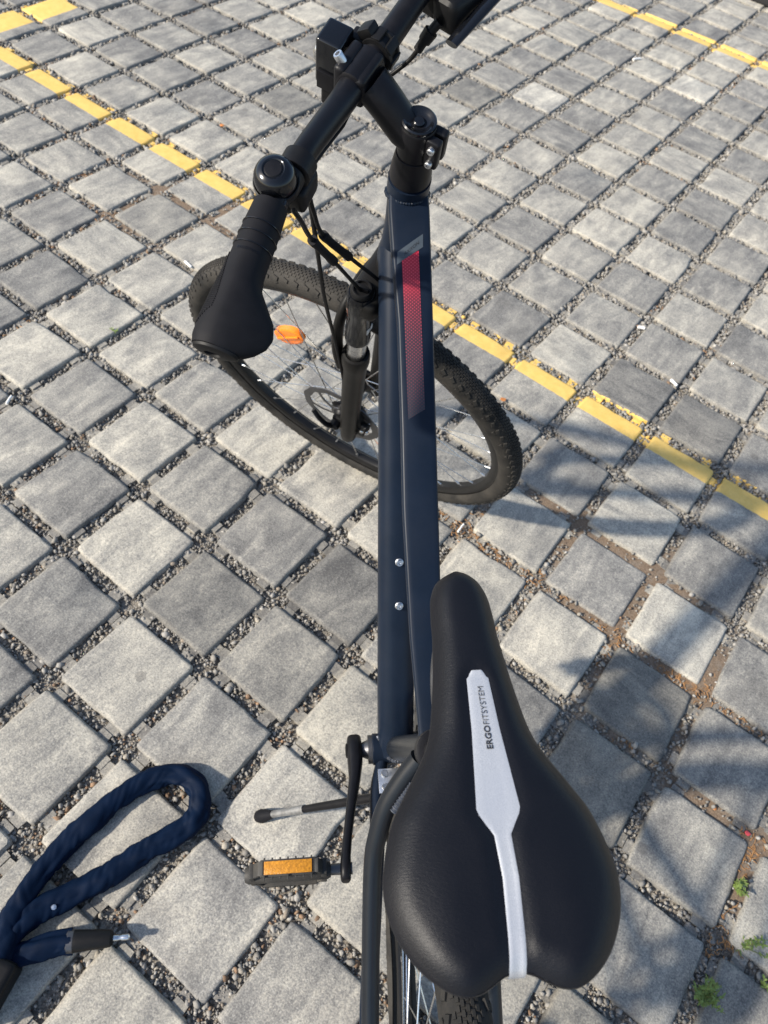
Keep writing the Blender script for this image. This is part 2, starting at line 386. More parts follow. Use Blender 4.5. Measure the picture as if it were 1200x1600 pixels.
# concrete pavers
HB = .0862
def paver_geo(r, n=9, lugs=True, jit=.0007):
    g = G(); base = []
    c = .0045
    for k in range(4):
        A = np.array([[HB, -HB], [HB, HB], [-HB, HB], [-HB, -HB]])[k]; B = np.array([[HB, HB], [-HB, HB], [-HB, -HB], [HB, -HB]])[k]
        d = (B - A) / np.linalg.norm(B - A)
        for t in np.linspace(0, 1, n):
            p = A + d * (c + (2 * HB - 2 * c) * t); base.append(p)
    base = np.array(base); m = len(base); nrm = base / np.max(np.abs(base), axis=1)[:, None]
    def ring(inset, z, j, zj=0):
        sc = (HB - inset) / HB
        P = base * sc + (r.normal(0, j, (m, 2)) if j else 0)
        return [(x, y, z + (r.normal(0, zj) if zj else 0)) for x, y in P]
    rings = [ring(.0, -.055, 0), ring(.0, -.0065, jit), ring(.0012, -.0024, jit), ring(.0036, -.0004, jit * .8), ring(.0075, .0, jit * .5)]
    if jit and n > 4:
        for _ in range(int(r.integers(1, 4))):           # chipped edges and corners
            c0 = int(r.choice([0, n - 1, n, 2 * n - 1, 2 * n, 3 * n - 1, 3 * n, 4 * n - 1])) if r.uniform() < .6 else int(r.integers(m)); dep = r.uniform(.0012, .0042)
            for dk, am in ((-1, .55), (0, 1.0), (1, .6)):
                q_ = (c0 + dk) % m
                for k_ in (1, 2, 3, 4):
                    x_, y_, z_ = rings[k_][q_]; f_ = 1 - dep * am / HB * (1.0 if k_ < 4 else .8); rings[k_][q_] = (x_ * f_, y_ * f_, z_ - dep * am * (.35 if k_ in (2, 3) else .06))
    V, F = loft(rings, cap=False); F.append(tuple((len(rings) - 1) * m + j for j in range(m))); g.add(V, F)
    if lugs:
        for k in range(4):
            rot = np.array([[math.cos(k * math.pi / 2), -math.sin(k * math.pi / 2)], [math.sin(k * math.pi / 2), math.cos(k * math.pi / 2)]])
            for s in (-1, 1):
                cyy = s * .058; w2 = .013; t = .0136; z = -.0072
                P = [(HB - .004, cyy - w2), (HB + t, cyy - w2 + .0015), (HB + t, cyy + w2 - .0015), (HB - .004, cyy + w2)]
                P = [rot @ np.array(p) for p in P]
                g.add([(p[0], p[1], z) for p in P] + [(p[0], p[1], -.05) for p in P], [(0, 1, 2, 3), (0, 4, 5, 1), (1, 5, 6, 2), (2, 6, 7, 3)])
    return g
pv_meshes = [mesh('paver', paver_geo(np.random.default_rng(100 + i)), M_PAVER, 50) for i in range(16)]
DARK = {(2, 3): .60, (2, 4): .62, (-5, -7): 1.25, (-3, -10): 1.2, (-2, -11): 1.1, (3, 6): .72, (4, 5): .8, (-6, -6): .72, (-8, -3): .75, (1, 2): 1.15, (1, 3): 1.08, (2, 2): 1.08,
        (-1, 6): 1.1, (0, 6): 1.2, (-1, 4): .8, (-1, 5): .85, (-2, 5): .78, (0, -1): .85, (1, -1): .8, (-9, 3): .8, (-7, 1): .85, (0, 5): .85, (1, 7): 1.15, (0, 7): 1.2}
seen = []; far = G(); far_geo = paver_geo(np.random.default_rng(5), n=3, lugs=True)
FV = np.array(far_geo.v); FF = far_geo.f
cells = []
for i in range(-25, 20):
    for j in range(-30, 20):
        W = np.array([i * .2, -j * .2, 0.0]); px, dp = project(W)
        inside = dp[0] > .05 and -75 < px[0][0] < 1275 and -60 < px[0][1] < 1680
        cells.append((i, j, inside))
for i, j, inside in cells:
    x, y = i * .2 + rng.normal(0, .0011), -j * .2 + rng.normal(0, .0011); z = rng.normal(0, .0014); a = rng.normal(0, .008) 
    if inside:
        o = link('paver', pv_meshes[int(rng.integers(16))], pavement)
        o.matrix_local = Matrix.Translation((x, y, z)) @ Matrix.Rotation(a + math.pi / 2 * int(rng.integers(4)), 4, 'Z') @ Matrix.Rotation(rng.normal(0, .008), 4, 'X') @ Matrix.Rotation(rng.normal(0, .008), 4, 'Y')
        d = DARK.get((i, j), 1.0); o.color = (d, d, d * (1.03 if d < .6 else 1), 1)
    else:
        c_, s_ = math.cos(a), math.sin(a)
        V = np.stack([x + FV[:, 0] * c_ - FV[:, 1] * s_, y + FV[:, 0] * s_ + FV[:, 1] * c_, z + FV[:, 2]], 1); far.add(V, FF)
me = bpy.data.meshes.new('outlying_pavers'); me.from_pydata(far.v, [], far.f); me.materials.append(M_PAVER)
tag(link('outlying_pavers', me, pavement), None, kind='stuff')

# loose stone chips in the joints: one mesh, many small stones
ico = bmesh.new(); bmesh.ops.create_icosphere(ico, subdivisions=1, radius=1.0); ico.verts.index_update()
IV = np.array([v.co[:] for v in ico.verts]); IF = np.array([[v.index for v in f.verts] for f in ico.faces]); ico.free()
def stones(n_try):
    x = rng.uniform(-3.3, 1.4, n_try); y = rng.uniform(-2.3, 3.9, n_try)
    fx = np.abs(x / .2 - np.round(x / .2)) * .2; fy = np.abs(y / .2 - np.round(y / .2)) * .2
    W = np.stack([x, y, 0 * x], 1); px, dp = project(W)
    keep = (np.maximum(fx, fy) > HB - .0005) & (dp > .2) & (px[:, 0] > -150) & (px[:, 0] < 1350) & (px[:, 1] > -90) & (px[:, 1] < 1850)
    dist = np.linalg.norm(W - CAM, axis=1); keep &= rng.uniform(0, 1, n_try) < np.clip(2.15 / dist, .30, 1) ** 1.7
    s = soil_at(x, y); keep &= rng.uniform(0, 1, n_try) > s * .86
    return x[keep], y[keep], s[keep], dist[keep]
sx, sy, ss, sd = stones(1150000)
n = len(sx)
rad = rng.lognormal(math.log(.0028), .40, n) * np.clip(sd / 2.0, .95, 1.35); rad = np.clip(rad, .0012, .0085)
asp = rng.uniform(.62, 1.35, (n, 3)); asp[:, 2] *= .72
Q = rng.normal(size=(n, 4)); Q /= np.linalg.norm(Q, axis=1)[:, None]; w_, x_, y_, z_ = Q.T
RM = np.stack([1 - 2 * (y_ ** 2 + z_ ** 2), 2 * (x_ * y_ - z_ * w_), 2 * (x_ * z_ + y_ * w_), 2 * (x_ * y_ + z_ * w_), 1 - 2 * (x_ ** 2 + z_ ** 2), 2 * (y_ * z_ - x_ * w_), 2 * (x_ * z_ - y_ * w_), 2 * (y_ * z_ + x_ * w_), 1 - 2 * (x_ ** 2 + y_ ** 2)], 1).reshape(n, 3, 3)
loc = IV[None] * (1 + rng.normal(0, .2, (n, 12, 1)))
loc = np.clip(loc, -.86, .86) * asp[:, None] * rad[:, None, None]
loc = np.einsum('nij,nkj->nki', RM, loc)
zc = -.0146 + rad * .42 + rng.uniform(0, .0042, n) + ss * .0070
VV = loc + np.stack([sx, sy, zc], 1)[:, None]
pal = np.array([(.33, .32, .295), (.44, .42, .38), (.25, .245, .23), (.16, .155, .145), (.40, .355, .28), (.54, .52, .48), (.30, .23, .16), (.29, .27, .235)])
pw = np.array([.22, .15, .18, .13, .12, .05, .06, .09]); pi_ = rng.choice(8, n, p=pw)
# rusty litter colours gather in some joints only
rust = vnoise(sx, sy, 2.2, 9) > .62; sw_ = rust & (rng.uniform(0, 1, n) < .10)
colr = (pal[pi_] * .62 + np.array([.30, .275, .235]) * .38) * rng.uniform(.68, 1.06, (n, 1)); colr[sw_] = np.array([.26, .155, .085]) * rng.uniform(.6, 1.3, (sw_.sum(), 1))
me = bpy.data.meshes.new('joint_gravel'); me.vertices.add(n * 12); me.vertices.foreach_set('co', VV.reshape(-1).astype(np.float32))
FI = (IF[None] + (np.arange(n) * 12)[:, None, None]).reshape(-1).astype(np.int32)
me.loops.add(len(FI)); me.loops.foreach_set('vertex_index', FI); me.polygons.add(len(FI) // 3)
me.polygons.foreach_set('loop_start', np.arange(0, len(FI), 3, dtype=np.int32)); me.update(calc_edges=True); me.materials.append(M_STONE)
ca = me.color_attributes.new('tint', 'FLOAT_COLOR', 'POINT')
ca.data.foreach_set('color', np.concatenate([np.repeat(colr, 12, 0), np.ones((n * 12, 1))], 1).ravel().astype(np.float32))
tag(link('joint_gravel', me), 'grey and brown stone chips filling the joints between the pavers', 'gravel', kind='stuff')
print('stones', n)

# low dark block, added to darken the far corner like a car's shadow
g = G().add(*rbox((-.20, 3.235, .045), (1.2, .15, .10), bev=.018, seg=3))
wb = tag(link('corner_shade_block', mesh('corner_shade_block', g, M_BLOCK)), 'low black block added to stand in for shade at the far top right corner of the paving', 'stand-in block')

# ================================================================== BICYCLE
BM = np.array([[-0.6649149, 0.7469191, 0.0], [-0.7454434, -0.6636012, -0.0628301], [-0.0469290, -0.0417767, 0.9980242]])
BG = np.array([0.4012355, -1.3901554, 0.0])
bike = bpy.data.objects.new('bicycle', None); COL.objects.link(bike); bike.empty_display_size = .2
bike.matrix_world = Matrix([[BM[0][i], BM[1][i], BM[2][i], BG[i]] for i in range(3)] + [[0, 0, 0, 1]])
tag(bike, 'navy blue bicycle with black saddle leaning on its kickstand, bars turned left', 'bicycle')
SM = np.array([[0.4980743, 0.8481639, 0.1803885], [-0.7974733, 0.5297339, -0.2888223], [-0.3405266, 0.0, 0.9402349]])   # forward, left, up of the steered parts
S0 = np.array([1.0521492, 0.0, 0.3323375]); AX = np.array([1.0735663, 0.0364708, 0.3400942])
ST_ = lambda P: S0 + np.atleast_2d(P) @ SM          # steering frame -> bicycle frame
FW = lambda P: AX + np.atleast_2d(P) @ SM           # front wheel frame
RA = np.array([0.0, 0.0, .350]); RW = lambda P: RA + np.atleast_2d(P)
AXIS = SM[2]; BBX = np.array([.4326, 0, .2702])
HT_AX = norm([-0.3405266, 0.0, 0.9402349])
axp = lambda s: S0 + s * HT_AX
STD = norm([-.2932, 0, .9561])                       # seat tube direction

# ---- frame
bbshell = G().add(*lathe([(.0, -.0365), (.019, -.0365), (.0225, -.035), (.0225, .035), (.019, .0365), (.0, .0365)], BBX, (0, 1, 0), 32))
frame = part('frame', bbshell, M_NAVY, bike)
ht = lathe([(.018, .485), (.0245, .487), (.0245, .503), (.0215, .52), (.0205, .56), (.0212, .60), (.0232, .618), (.0232, .634), (.018, .6345)], S0, HT_AX, 40)
part('head_tube', ht, M_NAVY, frame)
# top tube: flat-topped hydroformed section, narrowing towards the seat tube
TP = np.array([.8207, 0, .9074]); TD = norm([.3302, 0, .195]); TN = np.array([-TD[2], 0, TD[0]])
_s = np.array([.012, -.005, -.06, -.13, -.24, -.33, -.384, -.46, -.555, -.60]); _w = np.array([.0215, .0222, .0212, .0192, .0188, .0190, .0182, .0165, .0115, .0105])
_c = np.array([0, 0, -.0008, -.0022, -.0016, -.0006, -.001, -.0012, -.002, -.002])
_h = np.array([.052, .052, .049, .045, .040, .038, .036, .034, .031, .030])
def tt_hw(s): return np.interp(-s, -_s, _w)
def tt_top(s, y, off=0.0):
    hw = tt_hw(s); c = np.interp(-s, -_s, _c); u = (y - c) / hw
    return TP + TD * s + np.array([0, y, 0]) + TN * (off - .0014 * u * u)
def tt_ring(s):
    hw = tt_hw(s); h = np.interp(-s, -_s, _h); c = np.interp(-s, -_s, _c); R = []
    P = []
    for u in np.linspace(-.86, .86, 9): P.append((u * hw, -.0014 * u * u))
    for t in np.linspace(0, 1, 6)[1:]:          # left shoulder
        a = t * math.pi / 2; P.append((.86 * hw + .14 * hw * math.sin(a), -.0012 - .0045 * (1 - math.cos(a))))
    P += [(.985 * hw, -.3 * h), (.90 * hw, -.6 * h), (.66 * hw, -.86 * h), (.30 * hw, -.985 * h), (0, -h), (-.30 * hw, -.985 * h), (-.66 * hw, -.86 * h), (-.90 * hw, -.6 * h), (-.985 * hw, -.3 * h)]
    for t in np.linspace(1, 0, 6)[:-1]:
        a = t * math.pi / 2; P.append((-.86 * hw - .14 * hw * math.sin(a), -.0012 - .0045 * (1 - math.cos(a))))
    return [TP + TD * s + np.array([0, c + y, 0]) + TN * z for y, z in P]
V, F = loft([tt_ring(s) for s in np.concatenate([np.linspace(.012, -.05, 8), np.linspace(-.06, -.60, 40)])])
tt = part('top_tube', (V, F), M_NAVY, frame, deg=60)
# printed stripe and plate on the top tube: thin skins following the surface
def skin(name, corners, mat, na=60, nb=10, off=.00035, parent=frame):
    """corners (s,y): front-left, front-right, rear-right, rear-left"""
    A, B, C_, D = [np.array(c) for c in corners]; V = []; F = []; UV = []
    for i in range(na + 1):
        for j in range(nb + 1):
            u, v = i / na, j / nb; p = (A * (1 - v) + B * v) * (1 - u) + (D * (1 - v) + C_ * v) * u
            V.append(tt_top(p[0], p[1], off)); UV.append((-(p[0] + .0500), p[1] + .02))
    for i in range(na):
        for j in range(nb):
            a = i * (nb + 1) + j; F.append((a, a + 1, a + nb + 2, a + nb + 1))
    m_ = bpy.data.meshes.new(name); m_.from_pydata([tuple(map(float, v)) for v in V], [], F); m_.materials.append(mat)
    ul = m_.uv_layers.new(name='uv')
    for lp in m_.loops: ul.data[lp.index].uv = UV[lp.vertex_index]
    for p in m_.polygons: p.use_smooth = True
    return link(name, m_, parent)
red = skin('red_stripe_decal', [(-.0625, .0103), (-.0515, -.0078), (-.2225, -.0086), (-.2330, .0094)], M_HALF, 80, 8)
tag(red, 'red honeycomb print fading out along the top tube')
gd = skin('grey_plate_decal', [(-.0530, .0149), (-.0330, -.0133), (-.0475, -.0128), (-.0668, .0158)], M_GREY_DECAL, 12, 8)
tag(gd, 'slanted grey print on the top tube')

def text_mesh(name, body, size, mat, place, parent, offset=0.0, spacing=1.0, depth=.0):
    """flat lettering laid on a surface: place(x along, y up) -> point"""
    cu = bpy.data.curves.new(name, 'FONT'); cu.body = body; cu.size = size; cu.offset = offset; cu.space_character = spacing; cu.resolution_u = 3
    t = bpy.data.objects.new(name, cu); COL.objects.link(t); bpy.context.view_layer.update()
    me = bpy.data.meshes.new_from_object(t.evaluated_get(bpy.context.evaluated_depsgraph_get()))
    bpy.data.objects.remove(t); me.name = name
    for v in me.vertices: v.co = Vector(place(v.co.x, v.co.y))
    me.materials.clear(); me.materials.append(mat); return link(name, me, parent)
sdir_ = norm([-.0141 * -1, -.0205 * 1]) if False else None
a0 = np.array((-.0578, .0078)); a1 = np.array((-.0445, -.0085)); ad = (a1 - a0) / np.linalg.norm(a1 - a0); an = np.array([.80, .25]); an = np.array([1.0, .0])
text_mesh('plate_lettering', 'AXXON', .0058, M_LETTER, lambda x, y: tt_top(*(a0 + ad * x + an * y), .0006), frame, spacing=1.0)

# down tube
DTOP = axp(.505); DD = norm(DTOP - BBX); DNm = np.array([-DD[2], 0, DD[0]]); DL = np.linalg.norm(DTOP - BBX)
ss_ = np.linspace(0, DL + .002, 30)
dt_r = [(.0262 - .0035 * np.clip((s - .1) / .5, 0, 1), .029 - .001 * s / DL) for s in ss_]
def dsec(s, rx, ry):
    R = []
    for t in np.linspace(0, 2 * np.pi, 36, endpoint=False):
        c, n_ = math.cos(t), math.sin(t); e = .78
        R.append(BBX + DD * s + np.array([0, .0012 + rx * np.sign(c) * abs(c) ** e, 0]) + DNm * (ry * np.sign(n_) * abs(n_) ** e))
    return R
part('down_tube', loft([dsec(s, *r) for s, r in zip(ss_, dt_r)]), M_NAVY, frame, deg=60)
for s in (.3027, .2401):
    o = BBX + DD * s + DNm * .0275
    b = G().add(*lathe([(.0055, 0), (.0055, .0028), (.0045, .0034), (.0045, .006), (.0040, .0068), (.0022, .0068), (.0020, .0045), (0, .0045)], o, DNm, 20))
    part('bottle_bolt', b, M_ALU, frame)
# seat tube, collar
part('seat_tube', tube([BBX + STD * s for s in np.linspace(.01, .42, 12)], .0172, 28), M_GRAPHITE, frame)
# welds
def weld_ring(path_pts, r=.0032, n=48, name='weld'):
    P = spline(path_pts, max(2, n // len(path_pts))); R = [r * (1 + .16 * math.sin(i * 2.6)) for i in range(len(P))]
    return part(name, tube(P, R, 8), M_NAVY if name == 'weld' else M_WELD, frame)
wr = []
for t in np.linspace(-1.9, 1.9, 14):      # around the head of the top tube
    wr.append(axp(.612) + SM[0] * 0 + np.array([-math.cos(t) * .0235, math.sin(t) * .0225, 0]) + TN * (.0 - .012 * (1 - math.cos(t * .5))) )
weld_ring(wr, .0026, 90)
wr = [BBX + STD * (.021 + .004 * math.cos(2 * t)) + np.array([math.cos(t) * .0175, math.sin(t) * .0185, .004 * math.cos(t)]) for t in np.linspace(0, 6.2, 14)]
weld_ring(wr, .0034, 90, 'weld_bead')
wr = [BBX + DD * .022 + DNm * (.022 * math.sin(t)) + np.array([0, .027 * math.cos(t), 0]) for t in np.linspace(0.1, 3.0, 10)]
weld_ring(wr, .0032, 70, 'weld_bead')
# stays
ss_pts = [(.316, .012, .628), (.301, .029, .605), (.283, .0445, .580), (.262, .0535, .556), (.234, .0595, .528), (.15, .064, .462), (.06, .067, .398), (.006, .068, .360)]
for sgn in (1, -1):
    P = spline([(x, y * sgn, z) for x, y, z in ss_pts], 8); nP = len(P)
    part('seat_stay', tube(P, [.0105 - .0012 * i / nP for i in range(nP)], 18), M_GRAPHITE, frame)
    P = spline([(.415, .022 * sgn, .268), (.375, .032 * sgn, .272), (.32, .036 * sgn, .280), (.22, .049 * sgn, .300), (.10, .064 * sgn, .325), (.008, .068 * sgn, .347)], 8)
    part('chain_stay', tube(P, [(.009 + .002 * math.sin(i / len(P) * 3), .0125 - .003 * i / len(P)) for i in range(len(P))], 16, up=(0, 0, 1)), M_NAVY, frame)
    g = G().add(*rbox((.004, .068 * sgn, .348), (.045, .006, .05), bev=.002)); part('dropout', g, M_BLACK, frame)
# long weld seam on the left stay
wl = [np.array(p) for p in ((.298, .0185, .612), (.2915, .0245, .603), (.2845, .0310, .594), (.277, .0370, .585))]
P = spline(wl, 16); part('weld_bead', tube(P, [.0060 * (1 + .11 * math.sin(i * 1.25)) for i in range(len(P))], 14), M_WELD, frame)
br = tube(spline([(.2885, .034, .588), (.286, .0, .594), (.2885, -.034, .588)], 6), .008, 14); part('stay_bridge', br, M_NAVY, frame)

# ---- headset, stem, handlebar (steering frame: forward, left, up)
hs = lathe([(.0205, .6352), (.0222, .6365), (.0222, .643), (.0214, .652), (.0198, .664), (.0187, .671), (.0175, .6715)], (0, 0, 0), (0, 0, 1), 44)
part('headset_cover', hs, M_BLACK, bike, ST_)
stem = G().add(*lathe([(.0155, .6705), (.0178, .672), (.0182, .676), (.0182, .706), (.0176, .7085), (.0165, .7095), (.010, .7095)], (0, 0, 0), (0, 0, 1), 44))
P = [(.004, 0, .690), (.014, 0, .694), (.024, 0, .702), (.034, 0, .711), (.044, 0, .719), (.054, 0, .726)]
stem.add(*tube(P, [(.0180, .0175), (.0182, .0178), (.0180, .0178), (.0182, .0178), (.0195, .0165), (.0205, .0155)], 28, up=(0, 0, 1)))
# rear pinch clamp with two ears and a slot between them
for s in (-1, 1):
    stem.add(*rbox((-.0215, .0068 * s, .690), (.016, .0105, .034), bev=.0035, seg=3))
stem.add(*rbox((.0585, 0, .7275), (.014, .042, .031), bev=.005, seg=3))
stem_o = part('stem', stem, M_BLACK, bike, ST_)
for z in (.681, .699):
    b = lathe([(.0038, 0), (.0038, .004), (.003, .0048), (.0018, .0048), (.0016, .002), (0, .002)], (-.0222, .0118, z), (0, 1, 0), 18)
    part('clamp_bolt', b, M_ALU, stem_o, ST_)
capv = lathe([(.0172, .7093), (.0176, .7105), (.0172, .7128), (.0158, .7138), (.0146, .7134), (.0120, .7112), (.0085, .7096), (.0060, .7092), (.0056, .7115), (.0046, .7124), (.0, .7126)], (0, 0, 0), (0, 0, 1), 44)
part('top_cap', capv, M_GLOSS, stem_o, ST_)
for k_, (tx, wy) in enumerate((('XLC-A8', .0), ('MAX 6', .0), ('Nm 318', .0))):
    def pl(x, y, k_=k_):
        th = math.radians(150) + x / .0185; return ST_([.01845 * math.cos(th), .01845 * math.sin(th), .684 - .0034 * k_ + y])[0]
    text_mesh('stem_print', tx, .0030, M_PRINT, pl, stem_o)
face = G().add(*rbox((.0785, 0, .7295), (.012, .040, .031), bev=.005, seg=3))
face.add(*lathe([(.0135, -.0205), (.0158, -.019), (.0158, .019), (.0135, .0205)], (.066, 0, .729), (0, 1, 0), 36))
fo = part('stem_faceplate', face, M_BLACK, bike, ST_)
for sy_, zz_, up_ in ((.0085, .7405, norm((.55, .15, .85))), (.0085, .712, norm((.4, 0, -.9)))):
    b = lathe([(.0046, 0), (.0046, .0105), (.0042, .0115), (.0024, .0115), (.0021, .006), (0, .006)], (.0790, sy_, zz_), up_, 20)
    part('face_bolt', b, M_ALU, fo, ST_)
half = [(.0655, 0, .729), (.0650, .022, .729), (.0638, .040, .7305), (.0602, .080, .7400), (.0572, .112, .7472), (.0540, .145, .7490), (.0488, .198, .7470), (.0380, .255, .7425), (.0275, .306, .7385)]
bp = [(n_, -w2, a) for n_, w2, a in half[:0:-1]] + half
P = spline(bp, 8)
def bar_r(w2): a = abs(w2); return float(np.interp(a, [0, .030, .055, .105, .130, .35], [.0127, .0127, .0122, .0113, .0111, .0111]))
bar = part('handlebar', tube(P, [bar_r(p[1]) for p in P], 28, up=(0, 0, 1)), M_BLACK, bike, ST_)
# ---- left grip: clamp rings and a palm wing towards the rider; right grip mirrored
def grip(sgn):
    G0 = np.array([.0488, .198, .7470]); G1 = np.array([.0275, .306, .7385]); L = np.linalg.norm(G1 - G0); ga = (G1 - G0) / L
    gs = norm(np.cross((0, 0, 1), ga)); gu = np.cross(ga, gs)      # gs points rearwards
    if gs[0] > 0: gs = -gs; gu = np.cross(ga, gs); gu = -gu if gu[2] < 0 else gu
    keys = np.array([-.020, .0, .018, .032, .045, .056, .068, .080, .092, .102, .110, .1165])
    front = np.array([.0148, .0160, .0164, .0166, .0168, .0174, .0188, .0195, .0203, .0208, .0205, .0185])
    rear = np.array([.0148, .0162, .0168, .0170, .0175, .0198, .0292, .0385, .0425, .0400, .0330, .0235])
    top = np.array([.0150, .0160, .0163, .0164, .0166, .0172, .0170, .0168, .0166, .0160, .0150, .0130])
    bot = np.array([.0165, .0170, .0170, .0170, .0168, .0164, .0158, .0150, .0145, .0140, .0132, .0118])
    droop = np.array([0, 0, 0, 0, .0005, .001, .002, .003, .0035, .0035, .003, .002])
    S = []
    for s in np.concatenate([np.linspace(-.020, .11, 48), [.1125, .1148, .1165]]):
        f, r_, t_, b_, d_ = [np.interp(s, keys, q_) for q_ in (front, rear, top, bot, droop)]
        R = []
        for th in np.linspace(0, 2 * np.pi, 48, endpoint=False):
            c, n_ = math.cos(th), math.sin(th)
            side = (r_ if c > 0 else f) * c
            # the wing thins out rearwards
            thin = 1 - .55 * max(0, c) ** 2 * np.clip((r_ - .02) / .02, 0, 1)
            hgt = (t_ if n_ > 0 else b_) * n_ * thin - d_ * max(0, c)
            R.append(G0 + ga * s + gs * side + gu * hgt)
        S.append(R)
    if sgn < 0:
        S = [[p * np.array([1, -1, 1]) for p in R[::-1]] for R in S]
    go = part('grip', loft(S), M_RUBBER, bike, ST_, deg=60)
    mir = np.array([1, sgn, 1])
    # three fine clamp grooves, ribbed patch and the end plug
    for s in (.003, .0135, .0245):
        r_ = np.interp(s, keys, rear) + .0004; f = np.interp(s, keys, front) + .0004; t_ = np.interp(s, keys, top) + .0004
        ring = [(G0 + ga * s + gs * ((r_ if math.cos(t) > 0 else f) * math.cos(t)) + gu * t_ * math.sin(t)) * mir for t in np.linspace(0, 2 * np.pi, 40, endpoint=False)]
        part('clamp_groove', tube(ring, .0006, 6, close=True), M_GLOSS, go, ST_)
    for i in range(34):
        s = .0345 + i * .0020; wid = .20 + .62 * math.sin(min(1, (i + 2) / 26) * math.pi / 2) * (1 if i < 27 else max(.25, 1 - (i - 26) / 9))
        f, t_ = np.interp(s, keys, front), np.interp(s, keys, top); seg_ = []
        for t in np.linspace(math.radians(178), math.radians(178) - wid * 1.25, 9):
            seg_.append((G0 + ga * s + gs * (f + .0001) * math.cos(t) + gu * (t_ + .0001) * math.sin(t)) * mir)
        part('grip_rib', tube(seg_, .0007, 6), M_RUBBER, go, ST_)
    def plug(P):                                    # embossed end plug
        return P
    e0 = G0 + ga * .1160; pts = []
    for k_, (sc, h_) in enumerate(((.93, .0), (.96, .0012), (.90, .0032), (.70, .0046), (.35, .0050), (.33, .0030), (.02, .0028))):
        R = []
        for th in np.linspace(0, 2 * np.pi, 40, endpoint=False):
            c, n_ = math.cos(th), math.sin(th)
            R.append((e0 + ga * h_ + gs * ((.0235 if c > 0 else .0185) * c * sc) + gu * ((.013 if n_ > 0 else .0118) * n_ * sc)) * mir)
        pts.append(R)
    part('end_plug', loft(pts), M_PLASTIC, go, ST_)
    if sgn > 0:
        def pl(x, y):
            th = math.radians(122) - x / .0172; s = .0325 - y
            return ST_([G0 + ga * s + gs * .0174 * math.cos(th) + gu * .0170 * math.sin(th)])[0]
        text_mesh('grip_lettering', 'ERGOTWIST', .0036, M_GLOSS, pl, go, spacing=1.05)
    return go
gl = grip(1); gl['label'] = 'black winged rubber grip on the near bar end'
grip(-1)

# ---- bell on the left side of the bar
bc = np.array([.0585, .160, .7600]); bu = norm([.02, .12, 1.0])
bell_base = G().add(*lathe([(.010, -.020), (.0165, -.016), (.0192, -.012), (.0200, -.004), (.0192, -.0035), (.0180, -.010), (.010, -.012)], bc, bu, 40))
bell_base.add(*lathe([(.0115, -.007), (.0132, -.006), (.0132, .006), (.0115, .007)], (.0535, .149, .749), norm((-.1, 1, -.02)), 28))
bell_base.add(*rbox((.058, .150, .738), (.014, .013, .020), bev=.003))
bell = part('bell', bell_base, M_PLASTIC, bike, ST_)
dome = lathe([(.0176, -.010), (.0184, -.006), (.0184, .001), (.0176, .0062), (.0155, .0104), (.0122, .0128), (.0096, .0136), (.0088, .0132), (.0084, .0126)], bc, bu, 48)
part('bell_dome', dome, M_GLOSS, bell, ST_)
part('bell_button', lathe([(.0076, .0122), (.0078, .0128), (.0070, .0136), (.0, .0139)], bc, bu, 40), M_BLACK, bell, ST_)
ham = rbox((.0470, .1690, .7500), (.010, .019, .010), (norm((.9, .3, -.2)), norm((-.3, .9, 0)), (0, 0, 1)), bev=.0035, seg=3)
part('striker', ham, M_GLOSS, bell, ST_)
# ---- brake levers and their clamps (left hangs below the grip, right shows at the top of the picture)
def lever(sgn, nm):
    mir = np.array([1, sgn, 1])
    g = G().add(*lathe([(.0135, -.009), (.0155, -.008), (.0155, .008), (.0135, .009)], np.array((.0545, .132, .7482)), norm((-.1, 1, 0)), 28))
    g.add(*rbox((.052, .132, .722), (.022, .034, .026), (norm((1, .12, 0)), norm((-.12, 1, 0)), (0, 0, 1)), bev=.006, seg=3))
    g.add(*rbox((.064, .139, .710), (.020, .026, .018), (norm((1, .2, 0)), norm((-.2, 1, 0)), (0, 0, 1)), bev=.006, seg=3))
    g.map(lambda P: P * mir)
    o = part(nm, g, M_PLASTIC, bike, ST_)
    P = spline([(.070, .146, .706), (.069, .175, .694), (.062, .21, .684), (.052, .25, .676), (.044, .280, .672)], 8) * mir
    part('lever_blade', tube(P, [(.0075, .0042)] * len(P), 14, up=(0, 0, 1)), M_BLACK, o, ST_)
    return o
lever(1, 'brake_lever'); 
rl = lever(-1, 'brake_lever')
# right shifter pod seen beside the bar
pod = G().add(*rbox((.026, -.128, .728), (.030, .056, .034), (norm((1, -.25, -.15)), norm((.25, 1, .1)), norm((.2, -.05, 1))), bev=.009, seg=3))
pod.add(*lathe([(.0105, -.012), (.0125, -.010), (.0125, .010), (.0105, .012)], (.0400, -.118, .734), norm((.2, 1, .1)), 24))
sh = part('gear_shifter', pod, M_PLASTIC, bike, ST_)
P = spline([(.0120, -.084, .7245), (.0065, -.105, .731), (.001, -.135, .735), (-.003, -.165, .735)], 8)
part('shifter_paddle', tube(P, [(.0085, .0042)] * len(P), 14, up=(.5, 0, 1)), M_GLOSS, sh, ST_)
adj = G().add(*tube(spline([(.0455, -.0835, .7005), (.0400, -.0905, .7150), (.0335, -.0985, .7270)], 6), .0048, 14))
adj.add(*tube([(.0420, -.0880, .7095), (.0380, -.0930, .7190)], [.0066, .0074], 10))
part('barrel_adjuster', adj, M_PLASTIC, sh, ST_)
